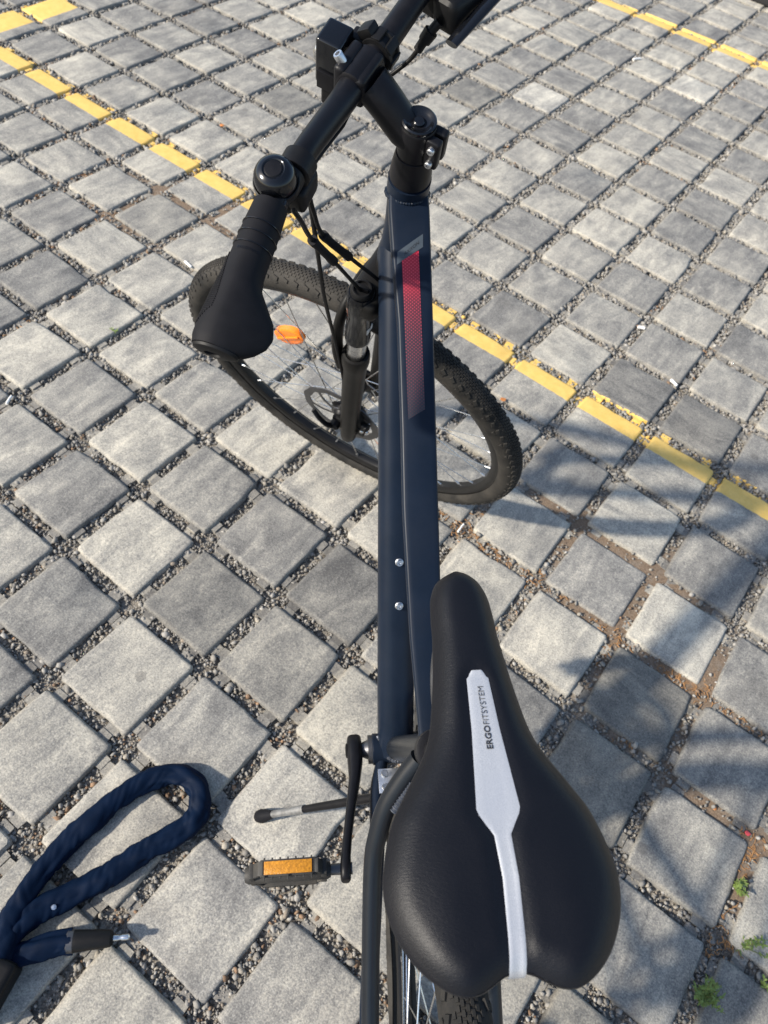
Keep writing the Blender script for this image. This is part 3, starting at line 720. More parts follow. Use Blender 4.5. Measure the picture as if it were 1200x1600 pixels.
# ---- headlight in front of the stem
hl = G()
lx, ly, lz = norm((1, .05, .02)), norm((-.05, 1, 0)), norm((-.02, 0, 1))
hl.add(*rbox((.1012, -.0125, .7215), (.026, .030, .050), (lx, ly, lz), bev=.0035, seg=3))
head = part('headlight', hl, M_GLOSS, bike, ST_)
hb = G().add(*rbox((.0985, -.0110, .6905), (.020, .026, .038), (lx, ly, lz), bev=.004, seg=3)); part('battery_pack', hb, M_PLASTIC, head, ST_)
hc = G().add(*rbox((.1010, .0035, .7040), (.019, .003, .020), (lx, ly, lz), bev=.001)); part('release_tab', hc, M_BLACK, head, ST_)
ring = G()
ring.add(*lathe([(.0130, -.0095), (.0165, -.0090), (.0170, -.0055), (.0148, -.004), (.0148, .004), (.0170, .0055), (.0165, .0090), (.0130, .0095)], (.0640, -.0345, .7293), norm((.02, 1, .0)), 36))
ring.add(*rbox((.0850, -.0335, .7300), (.018, .016, .014), bev=.003)); ring.add(*rbox((.078, -.0345, .7440), (.016, .015, .010), (norm((1, 0, -.8)), (0, 1, 0), norm((.8, 0, 1))), bev=.003))
for t in (-.2, .75, 1.7):
    ring.add(*rbox((.0640 - .0160 * math.cos(t), -.0345, .7293 + .0160 * math.sin(t)), (.004, .017, .009), (norm((-math.cos(t), 0, math.sin(t))), (0, 1, 0), norm((math.sin(t), 0, math.cos(t)))), bev=.001))
part('headlight_clamp', ring, M_PLASTIC, head, ST_)
lens = lathe([(.012, 0), (.012, .003), (.009, .0055), (0, .0065)], (.1140, -.0125, .722), lx, 24); part('headlight_lens', lens, M_STEEL, head, ST_)

# ---- cables
def cable(pts, r=.0025, mat=M_PLASTIC, fn=ST_, sleeve=None):
    P = spline(pts, 10); o = part('cable', tube(P, r, 10), mat, bike, fn)
    if sleeve:
        a, b = sleeve; L = len(P); Q_ = P[int(a * L):int(b * L)]; m_ = len(Q_)
        R = [.0046 + (.0007 if i in (0, 1, m_ - 1, m_ - 2) else 0) for i in range(m_)]
        part('cable_sleeve', tube(Q_, R, 14), M_RUBBER, o, fn)
    return o
cable([(.0630, .02, .708), (.0610, .07, .715), (.0570, .105, .722), (.0535, .119, .716), (.0530, .1145, .680), (.0538, .100, .575), (.052, .090, .480), (.0499, .076, .392), (.046, .070, .340), (.03, .067, .22), (.012, .064, .06), (.0, .060, .0)], .0026)
cable([(.046, .155, .722), (.0417, .150, .7039), (.0422, .130, .650), (.0311, .100, .5789), (.0205, .060, .4831), (.004, .037, .425), (-.02, .028, .40)], .0024, sleeve=(.34, .50))
cable([(.0610, .04, .706), (.0580, .09, .716), (.0545, .116, .7210), (.0520, .119, .705), (.0490, .1145, .668), (.0473, .100, .6181), (.0269, .070, .5521), (.006, .033, .475), (-.015, .026, .44)], .0024, sleeve=(.625, .75))
cable([(.0455, -.0835, .7005), (.0523, -.079, .687), (.066, -.065, .672), (.074, -.045, .672), (.072, -.02, .690), (.066, .01, .704), (.0610, .04, .706)], .0024)
cable([(.064, -.139, .706), (.068, -.10, .700), (.069, -.05, .698), (.066, -.01, .704), (.0630, .02, .708)], .0025)

# ---- suspension fork
FN = .0175
crown = G().add(*rbox((.012, 0, .452), (.046, .146, .036), bev=.014, seg=4))
crown.add(*lathe([(.018, .455), (.0225, .462), (.0245, .476), (.0225, .4845), (.018, .4848)], (0, 0, 0), (0, 0, 1), 36))
fork = part('fork', crown, M_FORK, bike, ST_)
for s in (1, -1):
    w2 = .0555 * s
    part('stanchion_sleeve', lathe([(.0165, .352), (.0182, .354), (.0182, .362), (.0175, .364), (.0175, .425), (.0190, .432), (.0196, .462), (.0180, .4700), (.0165, .4720)], (FN, w2, 0), (0, 0, 1), 32), M_GLOSS, fork, ST_)
    capg = G().add(*lathe([(.0150, .4715), (.0150, .4750), (.0120, .4790), (.0105, .4790), (.0095, .4760), (0, .4760)], (FN, w2, 0), (0, 0, 1), 28))
    capg.add(*rbox((FN, w2, .4795), (.019, .0045, .007), bev=.0015)); part('lockout_cap' if s < 0 else 'preload_cap', capg, M_PLASTIC, fork, ST_)
    part('stanchion', lathe([(.0140, .27), (.0140, .3535)], (FN, w2, 0), (0, 0, 1), 32), M_STEEL, fork, ST_)
    lo = G().add(*lathe([(.0135, -.045), (.0150, -.040), (.0165, -.01), (.0172, .05), (.0182, .18), (.0188, .262), (.0205, .272), (.0215, .282), (.0215, .298), (.0200, .3045), (.0165, .3055), (.0145, .302)], (FN, w2, 0), (0, 0, 1), 36))
    lo.add(*rbox((.036, .0535 * s, -.004), (.034, .010, .038), bev=.004))
    part('lower_leg', lo, M_FORK, fork, ST_)
arch = spline([(.040, .0560, .246), (.0475, .0575, .290), (.0500, .0540, .340), (.0490, .0420, .378), (.0480, .020, .394), (.0480, 0, .398), (.0480, -.020, .394), (.0490, -.0420, .378), (.0500, -.0540, .340), (.0475, -.0575, .290), (.040, -.0560, .246)], 6)
part('fork_arch', tube(arch, [(.011, .0075)] * len(arch), 14), M_FORK, fork, ST_)
stk = rbox((.0010, .0556, .391), (.0018, .014, .012), bev=.0004); part('fork_sticker', stk, M_PRINT, fork, ST_)

# ---- wheels (local frame: x forward, y along the axle to the left, z up)
R_OUT, R_MIN = .3478, .0208
def wheel(name, fn, ang, rear=False):
    prof = []
    Rc_ = R_OUT - R_MIN
    for t in np.linspace(math.radians(-232), math.radians(52), 30):
        prof.append((Rc_ + R_MIN * math.sin(-t), R_MIN * 1.03 * math.cos(t)))
    # rim: box section with two side walls
    rim = [(.3120, .0095), (.3120, .0118), (.3075, .0122), (.2985, .0108), (.2935, .0070), (.2920, 0), (.2935, -.0070), (.2985, -.0108), (.3075, -.0122), (.3120, -.0118), (.3120, -.0095), (.3060, -.008), (.3060, .008)]
    wo = part(name, lathe(rim, (0, 0, 0), (0, 1, 0), 128, closed=True), M_RIM, bike, fn)
    tg = G().add(*lathe(prof, (0, 0, 0), (0, 1, 0), 144, cap=False))
    # tread: fine blocks down the middle, bigger shoulder lugs
    def block(th, phi, la, lw, h, skew=0.0):
        """th around the wheel, phi across the section"""
        er = np.array([math.cos(th), 0, math.sin(th)]); et = np.array([-math.sin(th), 0, math.cos(th)]); ey = np.array([0, 1.0, 0])
        nrm_ = er * math.cos(phi) + ey * math.sin(phi); tr = -er * math.sin(phi) + ey * math.cos(phi)
        c = er * Rc_ + nrm_ * R_MIN; V = []
        t1 = et * math.cos(skew) + tr * math.sin(skew); t2 = -et * math.sin(skew) + tr * math.cos(skew)
        for z, k_ in ((-.0008, 1.0), (h, .80)):
            for a, b in ((-1, -1), (1, -1), (1, 1), (-1, 1)): V.append(c + nrm_ * z + t1 * a * la * k_ + t2 * b * lw * k_)
        return V, [(4, 5, 6, 7), (0, 1, 5, 4), (1, 2, 6, 5), (2, 3, 7, 6), (3, 0, 4, 7)]
    n1 = 300
    for i in range(n1):
        th = 2 * math.pi * i / n1
        for r_ in range(-3, 4):
            if abs(r_) == 3 and i % 2: continue
            tg.add(*block(th + (math.pi / n1 if r_ % 2 else 0), r_ * .185, .0029, .0017, .0011, 0))
    n2 = 116
    for i in range(n2):
        th = 2 * math.pi * i / n2
        for s in (-1, 1):
            tg.add(*block(th + (math.pi / n2 if s > 0 else 0), s * .86, .0052, .0030, .0022, .35 * s))
            if i % 2: tg.add(*block(th + (math.pi / n2 if s > 0 else 0), s * 1.16, .0042, .0026, .0016, -.3 * s))
    part('tyre', tg, M_TYRE, wo, fn, deg=45)
    W_ = .050 if not rear else .060
    hub = [(.0, -W_), (.009, -W_), (.012, -.040), (.0285, -.036), (.0290, -.033), (.016, -.028), (.013, 0), (.016, .024), (.0250, .028), (.0255, .031), (.018, .033), (.017, .040), (.009, W_), (.0, W_)]
    part('hub', lathe(hub, (0, 0, 0), (0, 1, 0), 36), M_BLACK, wo, fn)
    # spokes share one unit mesh, stretched along z
    um = spoke_mesh
    nip = nipple_mesh
    for i in range(32):
        a = ang + 2 * math.pi * i / 32; s = 1 if i % 2 else -1
        lead = (1 if (i // 2) % 2 else -1) * math.radians(62)
        y = .0295 * s; rh = .026
        p0 = np.array([rh * math.cos(a + lead), y, rh * math.sin(a + lead)]); p1 = np.array([.2930 * math.cos(a), .0015 * s, .2930 * math.sin(a)])
        Wp = fn(np.array([p0, p1])); d = Wp[1] - Wp[0]; L = np.linalg.norm(d); q4 = Vector(d).to_track_quat('Z', 'Y').to_matrix().to_4x4()
        link('spoke', um, wo, Matrix.Translation(Vector(Wp[0])) @ q4 @ Matrix.Diagonal((1, 1, L, 1)))
        link('spoke_nipple', nip, wo, Matrix.Translation(Vector(Wp[1] - d / L * .011)) @ q4)
    # brake disc with open centre and spider arms
    ro = G(); ys_ = .0405; disc = [(.066, -.0009), (.080, -.0009), (.080, .0009), (.066, .0009)]
    seg = 96; V = []; F = []
    for (r_, h_) in disc:
        for k_ in range(seg):
            t = 2 * math.pi * k_ / seg; rr = r_ + (.0012 * math.sin(t * 12) if r_ > .07 else .0012 * math.sin(t * 12 + 1)); V.append((rr * math.cos(t), ys_ + h_, rr * math.sin(t)))
    for i in range(4):
        for k_ in range(seg):
            k2 = (k_ + 1) % seg; i2 = (i + 1) % 4; F.append((i * seg + k_, i * seg + k2, i2 * seg + k2, i2 * seg + k_))
    ro.add(V, F)
    for i in range(6):
        t = 2 * math.pi * i / 6 + .3; t2 = t + .45
        ro.add(*tube([(.018 * math.cos(t), ys_, .018 * math.sin(t)), (.045 * math.cos(t + .25), ys_, .045 * math.sin(t + .25)), (.067 * math.cos(t2), ys_, .067 * math.sin(t2))], [(.0042, .0009)] * 3, 8, up=(0, 1, 0)))
    ro.add(*lathe([(.010, -.001), (.021, -.001), (.021, .001), (.010, .001)], (0, ys_, 0), (0, 1, 0), 32, closed=True))
    part('brake_rotor', ro, M_DARKSTEEL, wo, fn)
    return wo
um_g = G().add(*tube([(0, 0, 0), (0, 0, .5), (0, 0, 1)], .00105, 8)); spoke_mesh = mesh('spoke', um_g, M_STEEL)
nip_g = G().add(*lathe([(.0012, 0), (.0018, .002), (.0018, .010), (.0024, .012)], (0, 0, 0), (0, 0, 1), 10)); nipple_mesh = mesh('spoke_nipple', nip_g, M_ALU)
fw = wheel('front_wheel', FW, .1)
rw = wheel('rear_wheel', RW, .05, True)
# spoke reflectors: flat capsule with stepped face, two per wheel
def reflector(fn, wo, th, r0=.196):
    er = np.array([math.cos(th), 0, math.sin(th)]); et = np.array([-math.sin(th), 0, math.cos(th)])
    V = []; secs = []
    for y, k_ in ((-.006, .90), (-.0045, 1.0), (.0045, 1.0), (.006, .92), (.0065, .80)):
        R = []
        for t in np.linspace(0, 2 * np.pi, 32, endpoint=False):
            c, s = math.cos(t), math.sin(t); rx = np.sign(c) * abs(c) ** .85 * .0195 * k_; ry = np.sign(s) * abs(s) ** .85 * .036 * k_
            R.append(er * (r0 + rx) + et * ry + np.array([0, y + .004, 0]))
        secs.append(R)
    g = G().add(*loft(secs)); g.add(*rbox(er * r0 + np.array([0, .0115, 0]), (.0045, .062, .003), (er, et, (0, 1, 0)), bev=.001))
    return part('spoke_reflector', g, M_ORANGE, wo, fn)
ra_ = .775
reflector(FW, fw, ra_, .178); reflector(FW, fw, ra_ + math.pi, .178); reflector(RW, rw, 1.57); reflector(RW, rw, 1.57 + math.pi)
# front brake caliper behind the left leg
cal = G().add(*rbox((-.030, .0415, .034), (.050, .026, .040), (norm((.45, 0, 1)), (0, 1, 0), norm((1, 0, -.45))), bev=.006, seg=3))
cal.add(*rbox((-.045, .047, .004), (.024, .020, .030), bev=.004)); cal.add(*lathe([(.006, 0), (.008, .002), (.008, .012), (.005, .014)], (-.050, .052, .035), (-1, .2, .2), 18))
cal_o = part('brake_caliper', cal, M_PLASTIC, bike, FW)
for p in ((-.036, .056, .050), (-.052, .056, .020), (-.058, .046, .000), (-.016, .056, .058)):
    part('caliper_bolt', lathe([(.0040, 0), (.0040, .004), (.0030, .005), (0, .005)], p, (-.3, 1, .2), 14), M_STEEL, cal_o, FW)
qr = G().add(*tube(spline([(0, .066, 0), (.010, .076, .012), (.026, .078, .030), (.040, .074, .042)], 6), [(.006, .004)] * 19, 10)); qr.add(*lathe([(.0, .058), (.010, .058), (.010, .070), (.006, .073), (0, .073)], (0, 0, 0), (0, 1, 0), 24))
part('axle_lever', qr, M_BLACK, fw, FW)

# ---- drivetrain
def crank(sgn, ang):
    y0 = .062 * sgn; d = np.array([math.cos(ang), 0, math.sin(ang)]); secs = []
    for s, wd, th, dy in ((-.020, .010, .009, 0), (-.017, .0155, .0105, 0), (0, .0185, .0115, 0), (.020, .0165, .0110, .0), (.045, .0135, .0085, .002), (.09, .0118, .0068, .010), (.13, .0112, .0062, .0165), (.155, .0125, .0068, .020), (.172, .0140, .0072, .021), (.183, .0105, .0066, .021), (.186, .006, .005, .021)):
        p = np.array([-d[2], 0, d[0]]); R = []
        for t in np.linspace(0, 2 * np.pi, 24, endpoint=False):
            c, n_ = math.cos(t), math.sin(t); R.append(BBX + d * s + p * (wd * np.sign(c) * abs(c) ** .7) + np.array([0, y0 + sgn * dy + th * np.sign(n_) * abs(n_) ** .7, 0]))
        secs.append(R)
    o = part('crank_arm', loft(secs), M_BLACK, bike, deg=55)
    return o, BBX + d * .170 + np.array([0, y0 + sgn * .021, 0])
ca_ = math.radians(165.5)
cl, pl_ = crank(1, ca_); cr, pr_ = crank(-1, ca_ + math.pi)
part('crank_bolt', lathe([(.0, .070), (.010, .070), (.0105, .0745), (.006, .0755), (0, .0745)], BBX, (0, 1, 0), 24), M_PLASTIC, cl)
part('axle_cup', lathe([(.012, .036), (.0205, .0362), (.0205, .042), (.014, .0425), (.010, .052), (.010, -.052), (.014, -.0425), (.0205, -.042), (.0205, -.0362), (.012, -.036)], BBX, (0, 1, 0), 32), M_DARKSTEEL, frame)
def pedal(c, sgn, tilt, crank_o):
    """cage pedal; local x along the platform, z through it"""
    X_ = np.array([math.cos(tilt), 0, math.sin(tilt)]); Z_ = np.array([-math.sin(tilt), 0, math.cos(tilt)]); Y_ = np.array([0, sgn, 0.0])
    at = lambda x, y, z: c + X_ * (x * .74) + Y_ * (y * .95) + Z_ * z
    bx = lambda x, y, z, sx_, sy_, sz_, bev=.0015: rbox(at(x, y, z), (sx_ * (.74 if sx_ > .03 else 1), sy_ * .95, sz_), (X_, Y_, Z_), bev=bev)
    g = G().add(*lathe([(.0085, .010), (.011, .014), (.011, .115), (.0085, .120)], c, (0, sgn, 0), 20))
    g.add(*bx(0, .020, 0, .066, .008, .019)); g.add(*bx(0, .116, 0, .056, .007, .018)); g.add(*bx(0, .067, 0, .010, .10, .020))
    for s in (-1, 1):
        g.add(*bx(.040 * s, .067, 0, .006, .074, .0205)); 
        for yy in (.026, .108):
            g.add(*rbox(at(.034 * s, yy, 0), (.018, .007, .017), (norm(X_ * s + Y_ * (-1 if yy < .06 else 1) * -.6), norm(Y_ + X_ * .3), Z_), bev=.0015))
        for z in (-.0125, .0125):
            for k_ in range(7): g.add(*bx(.040 * s, .036 + .0104 * k_, z * .86, .004, .0022, .0035, .0005))
        for k_ in range(3): g.add(*bx(.046 * s, .036 +   .031 * k_, -.0120, .003, .002, .006, .0004))
    o = part('pedal', g, M_PEDAL, crank_o.parent)
    sp = tube([c + Y_ * -.018, c + Y_ * .016], [.0075, .0068], 16); part('pedal_spindle', sp, M_DARKSTEEL, o)
    for s in (-1, 1):
        part('pedal_reflector', rbox(at(.0436 * s, .067, 0), (.0035, .060, .0155), (X_, Y_, Z_), bev=.0008), M_AMBER, o)
    return o
pd = pedal(pl_ + np.array([0, .009, 0]), 1, math.radians(-93), cl); pedal(pr_ + np.array([0, .020, 0]), -1, math.radians(-93), cr)
rings = G()
for r_, y in ((.0985, -.046), (.0720, -.0395), (.052, -.034)):
    nt_ = int(2 * math.pi * r_ / .0127); seg = nt_ * 4; V = []; F = []
    for (rr, h_) in ((r_ - .020, -.001), (r_, -.001), (r_, .001), (r_ - .020, .001)):
        for k_ in range(seg):
            t = 2 * math.pi * k_ / seg; q_ = rr + (.0032 * math.cos(t * nt_) if rr == r_ else 0); V.append(BBX + np.array([q_ * math.cos(t), y + h_, q_ * math.sin(t)]))
    for i in range(4):
        for k_ in range(seg):
            k2 = (k_ + 1) % seg; i2 = (i + 1) % 4; F.append((i * seg + k_, i * seg + k2, i2 * seg + k2, i2 * seg + k_))
    rings.add(V, F)
for k_ in range(4):
    t = k_ * math.pi / 2 + .4; rings.add(*tube([BBX + np.array([0, -.050, 0]), BBX + np.array([.085 * math.cos(t), -.046, .085 * math.sin(t)])], .008, 10))
rings.add(*lathe([(.090, -.050), (.102, -.051), (.102, -.053), (.088, -.0525)], BBX, (0, 1, 0), 48, closed=True))
part('chainset', rings, M_DARKSTEEL, bike)
cas = G()
for k_ in range(8): cas.add(*lathe([(.016, -.024 - .0042 * k_), (.058 - .0045 * k_, -.024 - .0042 * k_), (.058 - .0045 * k_, -.026 - .0042 * k_), (.016, -.026 - .0042 * k_)], (0, 0, 0), (0, 1, 0), 40, closed=True))
part('cassette', cas, M_DARKSTEEL, rw, RW)
chain = []
for t in np.linspace(math.radians(100), math.radians(-75), 14): chain.append(BBX + np.array([.0985 * math.cos(t), -.044, .0985 * math.sin(t)]))
chain += [np.array([.20, -.043, .215]), np.array([.035, -.042, .205]), np.array([.0, -.042, .225]), np.array([.03, -.042, .265]), np.array([.045, -.042, .31])]
for t in np.linspace(math.radians(-20), math.radians(-265), 12): chain.append(RA + np.array([.044 * math.cos(t), -.042, .044 * math.sin(t)]))
part('chain', tube(spline(chain, 5), [(.0028, .0042)] * (5 * (len(chain) - 1) + 1), 8, up=(0, 1, 0)), M_DARKSTEEL, bike)
der = G().add(*rbox((.012, -.060, .300), (.030, .022, .050), (norm((1, 0, .3)), (0, 1, 0), norm((-.3, 0, 1))), bev=.006))
der.add(*rbox((.030, -.044, .235), (.018, .012, .085), (norm((1, 0, .4)), (0, 1, 0), norm((-.4, 0, 1))), bev=.004))
for c in ((.045, -.044, .270), (.018, -.044, .205)): der.add(*lathe([(.004, -.004), (.017, -.004), (.017, .004), (.004, .004)], c, (0, 1, 0), 22, closed=True))
part('rear_derailleur', der, M_BLACK, bike)
cal = rbox((.060, .052, .385), (.050, .030, .034), (norm((1, 0, .75)), (0, 1, 0), norm((-.75, 0, 1))), bev=.006, seg=3)
part('brake_caliper', cal, M_PLASTIC, bike)
cable_pts = [(.30, .03, .60), (.285, .046, .578), (.25, .056, .535), (.20, .052, .49), (.15, .050, .45), (.08, .052, .40)]
P = spline(cable_pts, 8); part('cable', tube(P + np.array([-.012, -.012, -.012]), .0026, 10), M_PLASTIC, bike)

# ---- kickstand
FOOT = np.array([.4040, .2160, .0165]); TOPK = np.array([.372, .012, .246]); kd = FOOT - TOPK
ks = part('kickstand', tube([TOPK + kd * t for t in np.linspace(0, .66, 8)], [.0072 - .0012 * t for t in np.linspace(0, 1, 8)], 18), M_BLACK, bike)
part('kickstand_extension', tube([TOPK + kd * t for t in np.linspace(.63, .93, 5)], [.0072, .0070, .0060, .0058, .0058], 18), M_DARKALU, ks)
ku = norm(kd)
part('rubber_foot', G().add(*tube([TOPK + kd * t for t in (.90, .93, .97, 1.0, 1.03, 1.045)], [.0062, .0080, .0105, .0118, .0105, .0060], 18)), M_RUBBER, ks)
part('mount_plate', G().add(*rbox((.381, .016, .2905), (.034, .030, .004), bev=.0015)).add(*rbox((.381, .016, .252), (.036, .030, .006), bev=.002)).add(*rbox((.381, .012, .272), (.014, .010, .040), bev=.002)), M_ZINC, ks)
for dx in (-.009, .009): part('mount_bolt', lathe([(.0048, 0), (.0048, .004), (.0040, .005), (0, .005)], (.381 + dx, .022, .2925), (0, 0, 1), 16), M_STEEL, ks)

# ---- saddle
SZ = .8915
_out = spline([(.3895, 0), (.3885, .0062), (.3855, .0118), (.3798, .0172), (.3670, .0218), (.3480, .0236), (.3300, .0245), (.2857, .0300), (.2547, .0372), (.2256, .0540), (.2070, .0645), (.1815, .0716), (.1650, .0726), (.1490, .0690), (.1345, .0612), (.1242, .0523), (.1165, .0418), (.1128, .0325), (.1132, .0240), (.1165, .0160), (.1205, .0085), (.1228, 0)], 9)
_out[0, 1] = 0; _out[-1, 1] = 0
_outm = np.vstack([_out, _out * np.array([1, -1])])
_iw = int(np.argmax(_out[:, 1])); HWX = _out[:_iw + 1]
def s_hw(x): return float(np.interp(-x, -HWX[:, 0], HWX[:, 1]))
PAN = [(.3018, .0036), (.2960, .0076), (.2598, .0094), (.2094, .0138), (.2058, .0126), (.1938, .0052), (.1706, .0048), (.1474, .0049), (.1236, .0050)]
def pan_hw(x): return float(np.interp(-x, [-p[0] for p in PAN], [p[1] for p in PAN], left=0, right=PAN[-1][1]))
def s_top(x, y):
    d = float(np.min(np.hypot(_outm[:, 0] - x, _outm[:, 1] - y)))
    n_ = np.clip((x - .20) / .19, 0, 1); z = SZ - .0095 * n_ ** 1.5 + .0025 * np.clip((.20 - x) / .09, 0, 1)
    hw = max(.006, s_hw(max(x, HWX[-1, 0]))); z -= (.0040 + .0035 * (1 - n_)) * (min(abs(y) / hw, 1)) ** 2
    R = .020 - .004 * n_; z -= .0105 * max(0.0, 1 - d / R) ** 2.6
    ch = .0028 * math.exp(-((abs(y) / (pan_hw(x) + .0035)) ** 4)) * np.clip((.308 - x) / .010, 0, 1) * np.clip(d / .012, 0, 1)
    lobes = .0030 * np.clip((.215 - x) / .06, 0, 1) * math.exp(-((abs(y) - .038) / .020) ** 2)
    return z - ch + lobes
NYS = 26; cen_ = []
Ls = np.concatenate([[0], np.cumsum(np.hypot(*np.diff(_out, axis=0).T))]); k0 = int(np.argmax(_out[:, 0] < .150))
for i, p in enumerate(_out):
    cen_.append(p[0] if i < k0 else .150 + (.1228 - .150) * (Ls[i] - Ls[k0]) / (Ls[-1] - Ls[k0]))
V = []; F = []
for i, p in enumerate(_out):
    for j in range(-NYS, NYS + 1):
        u = math.sin(abs(j) / NYS * math.pi / 2); x = cen_[i] * (1 - u) + p[0] * u; y = u * p[1] * (1 if j > 0 else -1); V.append((x, y, s_top(x, y)))
n1 = 2 * NYS + 1; NR = len(_out)
for i in range(NR - 1):
    for j in range(n1 - 1): F.append((i * n1 + j, i * n1 + j + 1, (i + 1) * n1 + j + 1, (i + 1) * n1 + j))
bd = [i * n1 for i in range(NR)] + [i * n1 + n1 - 1 for i in range(NR - 2, 0, -1)]
B0 = np.array([V[b] for b in bd]); cen = np.array([.2, 0, .87])
tang = np.roll(B0, -1, 0) - np.roll(B0, 1, 0); nrm_ = np.stack([tang[:, 1], -tang[:, 0], 0 * tang[:, 0]], 1); ln = np.linalg.norm(nrm_, axis=1)[:, None]; ln[ln == 0] = 1; nrm_ /= ln
if ((B0 - cen) * nrm_).sum() < 0: nrm_ = -nrm_
prev = bd
for out_, dz in ((.0005, -.0018), (-.0002, -.0042), (-.0022, -.0072), (-.0060, -.0100), (-.0110, -.0115)):
    ring = []
    for b, nv in zip(B0, nrm_):
        ring.append(len(V)); V.append(tuple(b + nv * out_ + np.array([0, 0, dz * (1.5 if b[0] < .2 else 1.2)])))
    m = len(bd)
    for k_ in range(m): F.append((prev[k_], prev[(k_ + 1) % m], ring[(k_ + 1) % m], ring[k_]))
    prev = ring
g = G().add(V, F)
sad = part('saddle', g, M_VINYL, bike, deg=80)
bm = bmesh.new(); bm.from_mesh(sad.data); bmesh.ops.remove_doubles(bm, verts=bm.verts, dist=.00005); bmesh.ops.recalc_face_normals(bm, faces=bm.faces); bm.to_mesh(sad.data); bm.free()
sad['label'] = 'black vinyl saddle with a silver inlay down its middle'
# silver inlay
V = []; F = []; UVx = np.concatenate([np.linspace(.3018, .2960, 4), np.linspace(.294, .2094, 30), [.2076, .2058], np.linspace(.2040, .1938, 6), np.linspace(.191, .1236, 30)])
for x in UVx:
    hw = pan_hw(x)
    cy_ = -.0010 if x > .2 else float(np.interp(x, [.1236, .17, .20], [.0008, -.0021, -.0010]))
    for u in np.linspace(-1, 1, 9): V.append((x, cy_ + u * hw, s_top(x, cy_ + u * hw) + .0008 - (.0006 if abs(u) == 1 else 0)))
for i in range(len(UVx) - 1):
    for j in range(8): F.append((i * 9 + j, i * 9 + j + 1, (i + 1) * 9 + j + 1, (i + 1) * 9 + j))
# fold the inlay down over the tail edge
lastrow = [(len(UVx) - 1) * 9 + j for j in range(9)]
for dx, dz in ((-.0026, -.0022), (-.0014, -.0060), (.0006, -.0080)):
    nr = []
    for j in range(9):
        p = V[lastrow[j]]; 
        nr.append(len(V)); V.append((p[0] + dx, p[1], p[2] + dz))
    for j in range(8): F.append((lastrow[j], lastrow[j + 1], nr[j + 1], nr[j]))
    lastrow = nr
inl = part('silver_inlay', (V, F), M_PANEL, sad, deg=70); inl['label'] = 'silver inlay strip printed with dark lettering'
tx0, ty0 = .2462, -.0038
def pl_s(x, y): 
    X_ = tx0 + x; Y_ = ty0 + y + .0
    return (X_, Y_, s_top(X_, Y_) + .00125)
t1 = text_mesh('inlay_lettering', 'ERGO', .0058, M_LETTER, lambda x, y: pl_s(x * 1.04, y), sad, offset=.00014, spacing=1.0)
xm = max(v.co.x for v in t1.data.vertices) - tx0 + .0004
text_mesh('inlay_lettering', 'FITSYSTEM', .0058, M_LETTER, lambda x, y: pl_s(xm + x * 1.04, y), sad, offset=-.00004, spacing=.97)
# rails, post and clamp under the saddle
for s in (1, -1):
    P = spline([(.352, .012 * s, .862), (.335, .018 * s, .842), (.30, .022 * s, .836), (.22, .022 * s, .838), (.17, .030 * s, .850), (.140, .036 * s, .868)], 8)
    part('saddle_rail', tube(P, .0035, 12), M_DARKSTEEL, sad)
sp0 = BBX + STD * .40; sp1 = BBX + STD * .585
post = part('seatpost', G().add(*tube([sp0, sp1], .0136, 28)).add(*rbox(sp1 + np.array([0, 0, .006]), (.045, .052, .022), bev=.006, seg=3)), M_BLACK, bike)
col_ = G().add(*lathe([(.0172, .405), (.0205, .406), (.0205, .424), (.0172, .425)], BBX, STD, 30)).add(*rbox(BBX + STD * .415 + np.array([-.022, 0, -.007]), (.012, .024, .014), bev=.003))
part('seat_clamp', col_, M_BLACK, bike)
qrl = tube(spline([BBX + STD * .415 + np.array(p) for p in ((-.024, -.012, -.007), (-.022, -.030, -.010), (.000, -.036, -.004), (.028, -.036, .006))], 6), [(.0075, .0042)] * 19, 12)
part('clamp_lever', qrl, M_BLACK, bike)

# ================================================================== CHAIN LOCK on the paving
lock = bpy.data.objects.new('chain_lock', None); COL.objects.link(lock); lock.location = (-.18, -1.45, 0); lock.empty_display_size = .1
tag(lock, 'navy fabric sleeved chain lock lying looped on the pavers', 'lock')
LK = lambda P: np.atleast_2d(P) - np.array([-.18, -1.45, 0])
def sleeve(pts, rw_, rh_, seed, n=22):
    P = spline(pts, n); r = np.random.default_rng(seed); L = np.concatenate([[0], np.cumsum(np.linalg.norm(np.diff(P, axis=0), axis=1))])
    T = np.gradient(P, axis=0); T /= np.linalg.norm(T, axis=1)[:, None]; secs = []; seg = 40
    ph = r.uniform(0, 6.28, 8); fr = r.uniform(25, 95, 8)
    for i, p in enumerate(P):
        s = norm(np.cross(T[i], (0, 0, 1))); u = np.cross(s, T[i]); R = []
        k = np.linalg.norm(T[min(i + 1, len(P) - 1)] - T[max(i - 1, 0)])
        for t in np.linspace(0, 2 * np.pi, seg, endpoint=False):
            tt_ = np.array([(t + math.pi / 2) % (2 * math.pi)]); Li = np.array([L[i] + .004 * math.sin(t * 1.0 + 7 * L[i])])
            n1_ = float(vnoise(Li * 17 + tt_ * .55, tt_ * .9, 1.0, seed)[0]); n2_ = float(vnoise(Li * 70 - tt_ * 1.1, tt_ * .8, 1.0, seed + 4)[0])
            wr_ = .34 * (abs(2 * n1_ - 1) - .40) + .16 * (abs(2 * n2_ - 1) - .45)               # loose folds of the fabric
            wr_ += (.10 * min(1, k * 5)) * math.sin(190 * L[i] + 1.2 * math.cos(t))                # crimps where it bends
            bead = .006 * math.sin(L[i] * 2 * math.pi / .033)                                    # links inside
            f = 1 + wr_ + bead
            R.append(p + s * math.cos(t) * rw_ * f + u * math.sin(t) * rh_ * f)
        secs.append(R)
    return loft(secs)
zz = .0140
